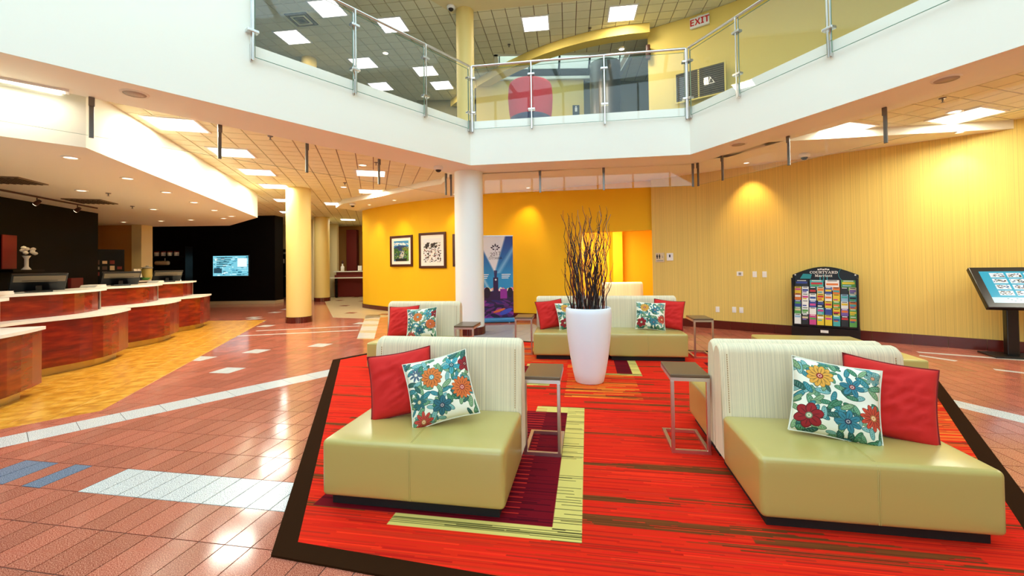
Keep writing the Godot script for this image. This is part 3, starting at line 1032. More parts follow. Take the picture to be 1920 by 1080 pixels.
func rail_run(a: Vector2, b: Vector2, stops: Array, label: String):
	# stops: distances (m) of posts from a; glass between them hangs on the face of the balcony
	var d := (b - a).normalized()
	var ang := rad_to_deg(-d.angle())
	var t := thing("glass_railing", label, "railing", Vector3(a.x, DECK, a.y), ang, "balcony railings")
	var zz := 0.05
	var mb := MB.new()
	mb.tube([Vector3(stops[0], 1.03, zz), Vector3(stops[-1], 1.03, zz)], 0.021, 10)
	obj("handrail", mb, M.steel, t)
	for i in stops.size():
		mb = MB.new()
		mb.rbox(Vector3(stops[i], 0.40, zz + 0.028), Vector3(0.022, 1.24, 0.012), 0.003)
		mb.rbox(Vector3(stops[i], 0.40, zz - 0.028), Vector3(0.022, 1.24, 0.012), 0.003)
		mb.rbox(Vector3(stops[i], -0.1, zz - 0.02), Vector3(0.03, 0.2, 0.05), 0.003)
		var p := obj("post", mb, M.steel, t)
		for y in [0.14, 0.79]:
			mb = MB.new()
			mb.rbox(Vector3(stops[i], y, zz), Vector3(0.13, 0.035, 0.085), 0.006)
			obj("clamp", mb, M.steel, p)
	for i in stops.size() - 1:
		var x0: float = stops[i] + 0.03
		var x1: float = stops[i + 1] - 0.03
		mb = MB.new()
		mb.quad(Vector3(x0, -0.16, zz), Vector3(x1, -0.16, zz), Vector3(x1, 0.96, zz), Vector3(x0, 0.96, zz))
		var g := obj("pane", mb, M.rail_glass, t)
		mb = MB.new()
		mb.box(Vector3((x0 + x1) * 0.5, -0.162, zz), Vector3(x1 - x0, 0.004, 0.012))
		mb.box(Vector3(x0, 0.4, zz), Vector3(0.003, 1.12, 0.012))
		mb.box(Vector3(x1, 0.4, zz), Vector3(0.003, 1.12, 0.012))
		mb.box(Vector3((x0 + x1) * 0.5, 0.962, zz), Vector3(x1 - x0, 0.003, 0.012))
		obj("pane_edge", mb, M.glass_edge, g)

func baffle(a: Vector2, b: Vector2, stops: Array, label: String):
	var d := (b - a).normalized()
	var t := thing("smoke_baffle", label, "glass panel", Vector3(a.x, SOFFIT, a.y), rad_to_deg(-d.angle()), "glass smoke baffles")
	for i in stops.size():
		var mb := MB.new()
		mb.rbox(Vector3(stops[i], -0.22, 0), Vector3(0.04, 0.45, 0.02), 0.003)
		mb.rbox(Vector3(stops[i], -0.05, 0.012), Vector3(0.05, 0.1, 0.02), 0.003)
		obj("clip", mb, M.dark_steel, t)
	for i in stops.size() - 1:
		var mb := MB.new()
		mb.quad(Vector3(stops[i] + 0.022, -0.42, 0), Vector3(stops[i + 1] - 0.022, -0.42, 0), Vector3(stops[i + 1] - 0.022, -0.003, 0), Vector3(stops[i] + 0.022, -0.003, 0))
		var g := obj("pane", mb, M.baffle_glass, t)
		mb = MB.new()
		mb.box(Vector3((stops[i] + stops[i + 1]) * 0.5, -0.421, 0), Vector3(stops[i + 1] - stops[i] - 0.05, 0.002, 0.006))
		obj("pane_edge", mb, M.glass_edge, g)

func structure_things():
	column(-0.87, -8.72, 0.29, 0.0, SOFFIT, M.column_white, "thick white column between the rear armless sofas and the banner", true)
	column(-5.45, -10.9, 0.29, 0.0, TILEC + 0.01, M.column_cream, "cream column nearer the front desk, in front of the exit door", true)
	column(-7.75, -17.4, 0.29, 0.0, TILEC + 0.01, M.column_cream, "cream column further back, beside the bar", true)
	column(-0.95, -9.15, 0.19, DECK, TOPC, M.column_cream, "slim yellow column on the balcony", false)
	column(-5.3, -11.2, 0.19, DECK, TOPC, M.column_cream, "yellow column behind the left balcony glass", false)
	column(2.65, -11.75, 0.42, DECK, TOPC, M.dark_steel, "shiny metal clad column in the upper lounge", false)
	var L := LE.distance_to(B)
	var s0 := LE.distance_to(Vector2(-3.12, -5.16))
	rail_run(LE, B, [s0 - 0.03, s0 + 1.32, s0 + 2.62, L - 0.06], "glass railing with steel posts on the left side of the balcony")
	var m := B.distance_to(C)
	rail_run(B, C, [0.06, 1.18, 2.5, m - 0.06], "glass railing across the middle of the balcony, before the red chair")
	var r := C.distance_to(RE)
	rail_run(C, RE, [0.06, 1.05, 2.38, 3.7, 5.0, r], "glass railing on the right side of the balcony, below the exit sign")
	baffle(Vector2(-7.3, -1.1), Vector2(-1.25, -8.87), [0.3, 1.55, 2.8, 4.46, 5.67, 6.82, 8.1, 9.7], "hanging glass baffle with steel clips under the left balcony")
	baffle(Vector2(-1.25, -8.87), Vector2(3.56, -8.17), [0.0, 1.86, 3.12, 4.8], "hanging glass baffle under the middle of the balcony")
	baffle(Vector2(3.56, -8.17), Vector2(6.0, -1.75), [0.05, 0.62, 1.85, 3.1, 4.4, 5.7, 6.8], "hanging glass baffle under the right balcony")

# ---------- seating ----------
func sofa(label: String, at: Vector3, turn: float, w := 1.08, seams := 2) -> Node3D:
	# origin on the floor at the middle of the front edge; the seat runs back along -z
	var t := thing("armless_sofa", label, "sofa", at, turn, "armless cream sofas")
	var dep := 0.80
	var mb := MB.new()
	mb.box(Vector3(0, 0.03, -dep / 2), Vector3(w - 0.08, 0.06, dep - 0.10))
	obj("plinth", mb, M.black_base, t)
	mb = MB.new()
	mb.rbox(Vector3(0, 0.06 + 0.1625, -0.315), Vector3(w, 0.325, 0.63), 0.03, 4, 0.008)
	var st := obj("seat", mb, M.cream_leather, t)
	mb = MB.new()
	for s in [-1, 1]:
		mb.tube([Vector3(0.004 * s, 0.075, 0.0), Vector3(0.004 * s, 0.35, 0.0005), Vector3(0.004 * s, 0.375, -0.009), Vector3(0.004 * s, 0.387, -0.033), Vector3(0.004 * s, 0.393, -0.2), Vector3(0.004 * s, 0.3935, -0.32), Vector3(0.004 * s, 0.392, -0.5)], 0.0028, 6)
	obj("seam", mb, M.cream_leather, st)
	# back: a padded slab that leans a little and rounds over at the top
	mb = MB.new()
	var prof := []
	var zf := -0.60
	for k in 9:
		var f := k / 8.0
		prof.append(Vector2(zf - 0.06 * f - 0.0 , 0.07 + (0.80 - 0.07) * f - 0.03 * 0.0))
	for k in range(1, 10):
		var a := PI * k / 10.0
		prof.append(Vector2(zf - 0.06 - 0.065 + 0.065 * cos(a), 0.80 + 0.065 * sin(a)))
	prof.append(Vector2(-dep, 0.80))
	prof.append(Vector2(-dep, 0.07))
	mb.smooth(true)
	var xs := [-w / 2, -w / 2 + 0.012, -w / 2 + 0.03]
	for k in 5: xs.append(lerpf(-w / 2 + 0.03, w / 2 - 0.03, (k + 1) / 6.0))
	xs.append_array([w / 2 - 0.03, w / 2 - 0.012, w / 2])
	var rings := []
	for x in xs:
		var e: float = w / 2 - absf(x)
		var sh := 0.022 * pow(1.0 - minf(1.0, e / 0.03), 2.0)
		var ring := []
		for p in prof:
			var c := Vector2(-0.7, 0.45)
			var q: Vector2 = p + (c - p).normalized() * sh
			ring.append(Vector3(x, q.y, q.x))
		rings.append(ring)
	var np := prof.size()
	for i in rings.size() - 1:
		for k in np:
			var n := (k + 1) % np
			mb.quad(rings[i][k], rings[i + 1][k], rings[i + 1][n], rings[i][n])
	mb.smooth(false)
	for k in range(1, np - 1):
		mb.tri(rings[0][0], rings[0][k], rings[0][k + 1])
		mb.tri(rings[-1][0], rings[-1][k + 1], rings[-1][k])
	var bk := obj("backrest", mb, M.striped_fabric, t)
	for s in [-1, 1]:
		# top-stitched seam down each end of the back
		mb = MB.new()
		for k in 26:
			var f := (k + 0.5) / 26.0
			mb.box(Vector3(s * (w / 2 - 0.045), 0.40 + 0.40 * f, zf - 0.06 * (0.45 + 0.55 * f) + 0.002), Vector3(0.004, 0.009, 0.004))
		obj("stitching", mb, M.stitch, bk)
	return t

func pillow(w: float, thick: float, sd: int, folds: float) -> MB:
	var mb := MB.new()
	var n := 22
	var nz := FastNoiseLite.new()
	nz.seed = sd
	nz.frequency = 2.2
	var side := []
	for s in [1, -1]:
		var g := []
		for j in n + 1:
			var row := []
			for i in n + 1:
				var a := -1.0 + 2.0 * i / n
				var b := -1.0 + 2.0 * j / n
				var e := (1.0 - pow(absf(a), 2.6)) * (1.0 - pow(absf(b), 2.6))
				var h := thick * 0.5 * pow(maxf(e, 0.0), 0.5)
				# edges bow inwards between the corners
				var x := a * w * 0.5 * (1.0 - 0.07 * (1.0 - b * b) * absf(a))
				var y := b * w * 0.5 * (1.0 - 0.07 * (1.0 - a * a) * absf(b))
				h += folds * nz.get_noise_2d(a * 0.55 + b * 0.35 + s, b * 1.9 - a * 0.7) * e
				row.append(Vector3(x, y, s * h))
			g.append(row)
		side.append(g)
	mb.smooth(true)
	for j in n:
		for i in n:
			var u0 := float(i) / n
			var u1 := float(i + 1) / n
			var v0 := 1.0 - float(j) / n
			var v1 := 1.0 - float(j + 1) / n
			var g = side[0]
			mb.quad(g[j][i], g[j][i + 1], g[j + 1][i + 1], g[j + 1][i], Vector2(u0, v0), Vector2(u1, v0), Vector2(u1, v1), Vector2(u0, v1))
			g = side[1]
			mb.quad(g[j][i + 1], g[j][i], g[j + 1][i], g[j + 1][i + 1], Vector2(u0, v0), Vector2(u1, v0), Vector2(u1, v1), Vector2(u0, v1))
	mb.smooth(false)
	return mb

func piping(w: float) -> MB:
	var mb := MB.new()
	var p := []
	for k in 4:
		for i in 12:
			var f := -1.0 + 2.0 * i / 12.0
			var e := 1.0 - 0.07 * (1.0 - f * f)
			var q := Vector2(f, -e)
			for r in k: q = Vector2(-q.y, q.x)
			p.append(Vector3(q.x * w / 2, q.y * w / 2, 0))
	p.append(p[0])
	mb.tube(p, 0.0045, 5, false)
	return mb

func cushion(kind: String, label: String, at: Vector3, yaw: float, lean: float, roll: float, w: float, sd: int):
	# at: middle of the cushion
	var t := thing(kind, label, "cushion", at, 0, "red scatter cushions" if kind == "red_cushion" else "floral scatter cushions")
	t.basis = Basis(Vector3.UP, deg_to_rad(yaw)) * Basis(Vector3.RIGHT, deg_to_rad(-lean)) * Basis(Vector3.BACK, deg_to_rad(roll))
	var fm: Material = M.red_cloth if kind == "red_cushion" else M["floral_%d" % (sd % 2)]
	obj("cover", pillow(w, 0.15, sd, 0.034 if kind == "red_cushion" else 0.008), fm, t)
	obj("piping", piping(w), M.red_piping if kind == "red_cushion" else M.floral_piping, t)

func side_table(label: String, at: Vector3, turn: float, far := false):
	# a narrow C-shaped table: two uprights at the near end, floor loop running back
	var t := thing("side_table", label, "side table", at, turn, "steel framed side tables")
	var w := 0.27
	var d := 0.42
	var h := 0.57
	var mb := MB.new()
	mb.rbox(Vector3(0, h - 0.012, -d / 2), Vector3(w, 0.022, d), 0.004)
	obj("table_top", mb, M.table_top, t)
	mb = MB.new()
	for s in [-1, 1]:
		mb.box(Vector3(s * (w / 2 - 0.0125), h - 0.036, -d / 2), Vector3(0.025, 0.025, d))
	mb.box(Vector3(0, h - 0.036, -0.0125), Vector3(w - 0.05, 0.025, 0.025))
	mb.box(Vector3(0, h - 0.036, -d + 0.0125), Vector3(w - 0.05, 0.025, 0.025))
	obj("apron", mb, M.steel, t)
	for s in [-1, 1]:
		mb = MB.new()
		mb.rbox(Vector3(s * (w / 2 - 0.0125), (h - 0.048) / 2 + 0.006, -0.0125), Vector3(0.025, h - 0.06, 0.025), 0.003)
		obj("leg", mb, M.steel, t)
	mb = MB.new()
	for s in [-1, 1]:
		mb.box(Vector3(s * (w / 2 - 0.0125), 0.0125, -d / 2), Vector3(0.025, 0.025, d))
	mb.box(Vector3(0, 0.0125, -0.0125), Vector3(w - 0.05, 0.025, 0.025))
	mb.box(Vector3(0, 0.0125, -d + 0.0125), Vector3(w - 0.05, 0.025, 0.025))
	obj("floor_frame", mb, M.steel, t)

# ---------- printed and woven patterns ----------
func ell(im: Image, cx: float, cy: float, rx: float, ry: float, ang: float, col: Color):
	var r := maxf(rx, ry)
	var w := im.get_width()
	var h := im.get_height()
	var ca := cos(ang)
	var sa := sin(ang)
	for y in range(maxi(0, int(cy - r)), mini(h, int(cy + r) + 2)):
		for x in range(maxi(0, int(cx - r)), mini(w, int(cx + r) + 2)):
			var dx := x - cx
			var dy := y - cy
			var a := (dx * ca + dy * sa) / rx
			var b := (-dx * sa + dy * ca) / ry
			if a * a + b * b <= 1.0: im.set_pixel(x, y, col)

func leaf(im: Image, cx: float, cy: float, l: float, ang: float, col: Color):
	var dark := col.darkened(0.45)
	ell(im, cx, cy, l, l * 0.42, ang, dark)
	ell(im, cx, cy, l * 0.92, l * 0.34, ang, col)
	ell(im, cx, cy, l * 0.85, l * 0.035, ang, dark)
	for k in [-0.5, -0.15, 0.2, 0.5]:
		ell(im, cx + cos(ang) * l * k, cy + sin(ang) * l * k, l * 0.22, l * 0.03, ang + 0.9, col.lightened(0.35))

func flower(im: Image, cx: float, cy: float, r: float, n: int, col: Color, heart: Color, thin := 0.4):
	for k in n:
		var a := TAU * k / n + cx
		ell(im, cx + cos(a) * r * 0.58, cy + sin(a) * r * 0.58, r * 0.46, r * thin * 0.62, a, col.darkened(0.4))
		ell(im, cx + cos(a) * r * 0.58, cy + sin(a) * r * 0.58, r * 0.42, r * thin * 0.52, a, col)
		ell(im, cx + cos(a) * r * 0.5, cy + sin(a) * r * 0.5, r * 0.28, r * 0.035, a, col.darkened(0.3))
	ell(im, cx, cy, r * 0.26, r * 0.26, 0, heart.darkened(0.3))
	ell(im, cx, cy, r * 0.2, r * 0.2, 0, heart)
	for k in 8:
		var a := TAU * k / 8
		ell(im, cx + cos(a) * r * 0.12, cy + sin(a) * r * 0.12, r * 0.035, r * 0.035, 0, c8(245, 236, 210))

func floral(sd: int) -> Image:
	var im := Image.create(512, 512, false, Image.FORMAT_RGB8)
	im.fill(c8(238, 236, 216))
	rng.seed = 100 + sd
	var greens := [c8(64, 128, 92), c8(96, 150, 110), c8(54, 134, 140), c8(126, 164, 116), c8(40, 96, 84), c8(120, 176, 170)]
	for k in 120:
		leaf(im, rng.randf() * 512, rng.randf() * 512, rng.randf_range(28, 50), rng.randf() * TAU, greens[k % 6])
	var teal := c8(54, 126, 142)
	var fl := [[150, 120, 78, 12, c8(226, 164, 62), c8(176, 44, 34), 0.42], [96, 400, 84, 6, c8(150, 24, 30), c8(150, 170, 130), 0.62], [330, 160, 68, 6, teal, c8(150, 60, 70), 0.42], [310, 390, 74, 7, teal, c8(60, 60, 90), 0.42], [455, 330, 80, 11, c8(206, 70, 44), c8(226, 150, 80), 0.3], [452, 70, 50, 7, c8(120, 160, 150), c8(200, 120, 70), 0.4]]
	if sd == 1:
		fl = [[210, 170, 80, 13, c8(220, 120, 50), c8(90, 170, 180), 0.4], [430, 300, 84, 14, c8(222, 110, 46), c8(190, 60, 50), 0.3], [250, 400, 74, 6, teal.darkened(0.2), c8(70, 70, 90), 0.5], [380, 110, 74, 5, c8(70, 160, 170), c8(40, 90, 100), 0.4], [90, 480, 76, 9, c8(200, 70, 56), c8(220, 150, 90), 0.3], [490, 120, 60, 5, c8(150, 30, 36), c8(120, 30, 40), 0.6], [80, 330, 60, 7, c8(48, 110, 110), c8(200, 180, 120), 0.35], [90, 120, 56, 8, c8(90, 110, 130), c8(230, 225, 205), 0.25]]
	for f in fl:
		flower(im, f[0], f[1], f[2], f[3], f[4], f[5], f[6])
	return im

const RU0 := -3.95
const RV0 := 1.4
const RUW := 8.3
const RVW := 6.7
func rug_px(u: float, v: float) -> Vector2i:
	return Vector2i(int((u - RU0) / RUW * 1660), int((v - RV0) / RVW * 1340))

func rug_rect(im: Image, u0: float, v0: float, u1: float, v1: float, col: Color):
	var a := rug_px(u0, v0)
	var b := rug_px(u1, v1)
	im.fill_rect(Rect2i(a, b - a), col)

func streaks(im: Image, u0: float, v0: float, u1: float, v1: float, n: int, col: Color, lmin: float, lmax: float, tmin := 1, tmax := 2):
	for k in n:
		var l := rng.randf_range(lmin, lmax)
		var u := rng.randf_range(u0 - l * 0.5, u1 - l * 0.5)
		var v := rng.randf_range(v0, v1)
		var a := rug_px(maxf(u, u0), v)
		var b := rug_px(minf(u + l, u1), v)
		if b.x > a.x:
			var f := rng.randf_range(0.85, 1.12)
			im.fill_rect(Rect2i(a.x, a.y, b.x - a.x, rng.randi_range(tmin, tmax)), Color(col.r * f, col.g * f, col.b * f))

func rug_image() -> Image:
	var im := Image.create(1660, 1340, false, Image.FORMAT_RGB8)
	rng.seed = 77
	im.fill(c8(216, 40, 18))
	var u1 := RU0 + RUW
	var v1 := RV0 + RVW
	streaks(im, RU0, RV0, u1, v1, 5200, c8(208, 33, 20), 0.2, 1.2)
	streaks(im, RU0, RV0, u1, v1, 3600, c8(219, 47, 22), 0.2, 1.0)
	streaks(im, RU0, RV0, u1, v1, 1500, c8(188, 44, 26), 0.2, 0.8, 1, 2)
	# olive runs gathered in bands
	for k in 64:
		var v := RV0 + RVW * rng.randf() * (0.55 if k < 36 else 1.0)
		var u := rng.randf_range(RU0, u1 - 1.0)
		streaks(im, u, v, minf(u + rng.randf_range(0.9, 2.4), u1), v + 0.05, 22, c8(112, 58, 26), 0.25, 0.9, 1, 2)
	# inlaid blocks: pale L border round a maroon field, orange stripes
	var blocks := [[-1.90, 2.16, -0.05, 4.16, 0.15], [0.05, 5.42, 0.64, 6.7, 0.11], [1.25, 4.9, 2.3, 6.4, 0.15], [-1.9, 4.86, -0.45, 5.9, 0.13]]
	for b in blocks:
		if b[0] < -1.5 and b[1] < 3:
			rug_rect(im, -1.08, b[1], b[2], b[1] + 0.11, c8(214, 192, 104))
		else:
			rug_rect(im, b[0], b[1], b[2], b[1] + b[4] * 0.75, c8(214, 192, 104))
		rug_rect(im, b[2] - b[4], b[1], b[2], b[3], c8(214, 192, 104))
		rug_rect(im, b[2] - b[4] * 3, b[3] - b[4], b[2], b[3], c8(214, 192, 104))
		rug_rect(im, b[0] + 0.3, b[1] + b[4] * 0.75, b[2] - b[4], b[3] - b[4], c8(112, 12, 24))
		streaks(im, b[0] + 0.3, b[1] + b[4] * 0.75, b[2] - b[4], b[3] - b[4], int(180 * (b[2] - b[0])), c8(84, 8, 22), 0.1, 0.5)
		# dark broken lines across the pale border
		streaks(im, b[2] - b[4], b[1], b[2], b[3], int(26 * (b[3] - b[1])), c8(70, 62, 34), 0.12, 0.3, 1, 1)
		streaks(im, maxf(b[0], -1.08), b[1], b[2], b[1] + b[4] * 0.72, 12, c8(90, 84, 40), 0.3, 1.0, 1, 1)
		for k in int((b[3] - b[1]) * 16):
			rug_rect(im, b[2] - b[4] - 0.42, b[1] + 0.2 + k / 18.0, b[2] - b[4] - 0.2, b[1] + 0.2 + k / 18.0 + 0.012, c8(196, 44, 34))
	for s in [[-0.26, 4.45, 0.54, 5.42, c8(226, 128, 40)], [-0.28, 5.42, 0.05, 5.9, c8(226, 128, 40)], [2.3, 2.9, 3.3, 5.6, c8(228, 110, 40)], [-1.9, 5.9, -0.3, 7.2, c8(222, 110, 40)], [1.2, 3.55, 1.6, 4.7, c8(196, 170, 74)]]:
		streaks(im, s[0], s[1], s[2], s[3], int(70 * (s[3] - s[1]) * (s[2] - s[0] + 0.4)), s[4], 0.25, 0.8, 1, 3)
	return im

func rug():
	var t := thing("area_rug", "six-sided red patterned rug with a dark brown border under the sofas", "rug")
	var m := img_mat("rug_weave", rug_image(), 0.95)
	m.texture_repeat = false
	m.heightmap_enabled = false
	m.metallic_specular = 0.2
	var lp := PackedVector2Array()
	for p in rug_poly: lp.append(p)
	var inset := grown(lp, -0.11)
	var mb := MB.new()
	mb.prism(inset, 0.0005, 0.012, Vector2(RU0, RV0), Vector2(RUW, RVW), GC, GS)
	obj("woven_field", mb, m, t)
	# border strips, one along each side
	for i in lp.size():
		var a := lp[i]
		var b := lp[(i + 1) % lp.size()]
		var ia := nearest(inset, a)
		var ib := nearest(inset, b)
		mb = MB.new()
		mb.prism(PackedVector2Array([a, b, ib, ia]), 0.0005, 0.011)
		obj("border_strip", mb, M.rug_border, t)

func nearest(p: PackedVector2Array, q: Vector2) -> Vector2:
	var best := p[0]
	for r in p:
		if r.distance_to(q) < best.distance_to(q): best = r
	return best

func seating():
	M.floral_0 = img_mat("floral_0", floral(0), 0.85)
	M.floral_1 = img_mat("floral_1", floral(1), 0.85)
	mat("floral_piping", c8(228, 226, 206), 0.8)
	rug()
	var Y := 0.012
	var s1 := sofa("cream armless sofa in the left foreground, with a red and a floral cushion", Vector3(-0.59, Y, -2.40), -10)
	var s2 := sofa("cream armless sofa in the right foreground, its seat nearest the camera", Vector3(1.80, Y, -2.13), -10)
	var s2b := sofa("cream armless sofa standing back to back behind the right foreground sofa", Vector3(2.082, Y, -3.715), 170)
	s2.scale.y = 0.96
	s2b.scale.y = 0.96
	var s3 := sofa("cream armless sofa standing before the white column at the rear left", Vector3(-1.39, Y, -5.51), -9)
	var s4 := sofa("left one of the two joined cream sofas behind the white vase", Vector3(0.823, Y, -6.13), -8, 1.075)
	var s5 := sofa("right one of the two joined cream sofas behind the white vase", Vector3(1.887, Y, -5.98), -8, 1.075)
	var s6 := sofa("pale armless sofa inside the bright washroom recess", Vector3(2.95, 0.0, -10.95), -4)
	var ot := thing("ottoman", "low cream leather ottoman half hidden behind the right foreground sofa", "ottoman", Vector3(3.5, Y, -4.8), -13)
	var mb := MB.new()
	mb.box(Vector3(0, 0.03, 0), Vector3(1.05, 0.06, 1.28))
	obj("plinth", mb, M.black_base, ot)
	mb = MB.new()
	mb.rbox(Vector3(0, 0.245, 0), Vector3(1.13, 0.37, 1.36), 0.024, 4)
	obj("seat", mb, M.cream_leather, ot)
	cushion("red_cushion", "plain red cushion leaning on the left foreground sofa", s1.transform * Vector3(-0.25, 0.595, -0.46), 4, 22, 9, 0.43, 5)
	cushion("floral_cushion", "floral cushion with orange blooms on the left foreground sofa", s1.transform * Vector3(0.055, 0.595, -0.37), 4, 26, 13, 0.42, 1)
	cushion("floral_cushion", "floral cushion with a dark red bloom on the right foreground sofa", s2.transform * Vector3(-0.005, 0.595, -0.36), -22, 24, -8, 0.44, 2)
	cushion("red_cushion", "plain red cushion at the right end of the right foreground sofa", s2.transform * Vector3(0.31, 0.595, -0.43), -24, 24, -9, 0.45, 9)
	cushion("red_cushion", "plain red cushion on the rear left sofa by the column", s3.transform * Vector3(-0.22, 0.605, -0.46), -8, 20, 3, 0.44, 11)
	cushion("floral_cushion", "floral cushion on the rear left sofa by the column", s3.transform * Vector3(0.08, 0.595, -0.38), -6, 22, 5, 0.42, 1)
	cushion("red_cushion", "plain red cushion at the left end of the joined sofas", s4.transform * Vector3(-0.30, 0.605, -0.46), 14, 20, 5, 0.44, 13)
	cushion("floral_cushion", "floral cushion partly hidden by the white vase", s4.transform * Vector3(0.0, 0.590, -0.40), 10, 22, 4, 0.42, 4)
	cushion("floral_cushion", "floral cushion at the right end of the joined sofas", s5.transform * Vector3(0.10, 0.590, -0.38), -14, 22, -3, 0.42, 6)
	cushion("red_cushion", "plain red cushion at the right end of the joined sofas", s5.transform * Vector3(0.37, 0.605, -0.45), -22, 20, -5, 0.44, 15)
	side_table("steel and wood side table beside the left foreground sofa", Vector3(0.20, Y, -3.10), -10)
	side_table("steel and wood side table beside the right foreground sofa", Vector3(1.275, Y, -3.10), -10)
	side_table("side table between the rear left sofa and the white column", Vector3(-0.66, Y, -5.72), -9)
	side_table("side table at the left end of the joined sofas", Vector3(0.16, Y, -6.55), -8)
	side_table("side table at the right end of the joined sofas", Vector3(2.72, Y, -6.10), -8)
	# vase with curly branches
	var v := thing("floor_vase", "tall white tapered floor vase holding curly branches", "vase", Vector3(0.89, Y, -5.03))
	mb = MB.new()
	mb.lathe([Vector2(0.0, 0.0), Vector2(0.155, 0.0), Vector2(0.165, 0.012), Vector2(0.19, 0.12), Vector2(0.222, 0.30), Vector2(0.248, 0.50), Vector2(0.262, 0.68), Vector2(0.266, 0.80), Vector2(0.262, 0.855), Vector2(0.252, 0.868), Vector2(0.238, 0.862), Vector2(0.232, 0.80), Vector2(0.22, 0.62), Vector2(0.0, 0.60)], 48)
	obj("body", mb, M.vase_white, v)
	mat("twig_0", c8(40, 22, 18), 0.7)
	mat("twig_1", c8(84, 34, 24), 0.7)
	mat("twig_2", c8(150, 56, 26), 0.7)
	mat("twig_3", c8(110, 104, 108), 0.7)
	var br := thing("curly_branches", "bunch of tall dark and copper curly branches in the white vase", "branches", Vector3(0.89, Y + 0.605, -5.03))
	rng.seed = 31
	for k in 66:
		var a := rng.randf() * TAU
		var rr := rng.randf_range(0.02, 0.17)
		var h := rng.randf_range(1.0, 1.46) if k < 48 else rng.randf_range(0.5, 0.9)
		var lean := rng.randf_range(0.02, 0.20)
		var f1 := rng.randf_range(14, 24)
		var f2 := rng.randf_range(14, 24)
		var ph := rng.randf() * TAU
		var path := []
		var rad := []
		var n := 26
		for i in n + 1:
			var f := float(i) / n
			var amp := 0.006 + 0.012 * f
			path.append(Vector3(cos(a) * (rr + lean * f) + amp * sin(f1 * f * h + ph), 0.0 + h * f, sin(a) * (rr + lean * f) + amp * cos(f2 * f * h + ph)))
			rad.append(lerpf(0.0085, 0.0026, f))
		mb = MB.new()
		mb.tube(path, rad, 5)
		# a short side shoot
		var j := rng.randi_range(12, 20)
		var q: Vector3 = path[j]
		var sd := []
		for i in 8:
			var f := i / 7.0
			sd.append(q + Vector3(cos(a + 1.5) * 0.07 * f + 0.012 * sin(9 * f + ph), 0.2 * f, sin(a + 1.5) * 0.07 * f + 0.012 * cos(9 * f)))
		mb.tube(sd, [0.0035, 0.0033, 0.003, 0.0028, 0.0026, 0.0024, 0.002, 0.0016], 4)
		obj("branch", mb, M["twig_%d" % [0, 0, 1, 0, 1, 2, 3][k % 7]], br)
	for s in [[-0.33, 0.72, -0.11], [0.27, 0.78, 0.12]]:
		mb = MB.new()
		mb.tube([Vector3(s[2], 0.1, 0.1), Vector3(lerpf(s[2], s[0], 0.45), 0.42, 0.12), Vector3(s[0], s[1], 0.14)], [0.003, 0.0024, 0.0015], 4)
		obj("grass_stem", mb, M.twig_2, br)

func text(parent: Node, called: String, s: String, size: float, m: Material, at: Vector3, font := "Droid Sans", weight := 400, depth := 0.003):
	var t := TextMesh.new()
	t.text = s
	var f := SystemFont.new()
	f.font_names = PackedStringArray([font])
	f.font_weight = weight
	t.font = f
	t.font_size = 64
	t.pixel_size = size / 46.0
	t.depth = depth
	t.curve_step = 2.0
	var o := obj(called, t, m, parent)
	o.position = at
	return o

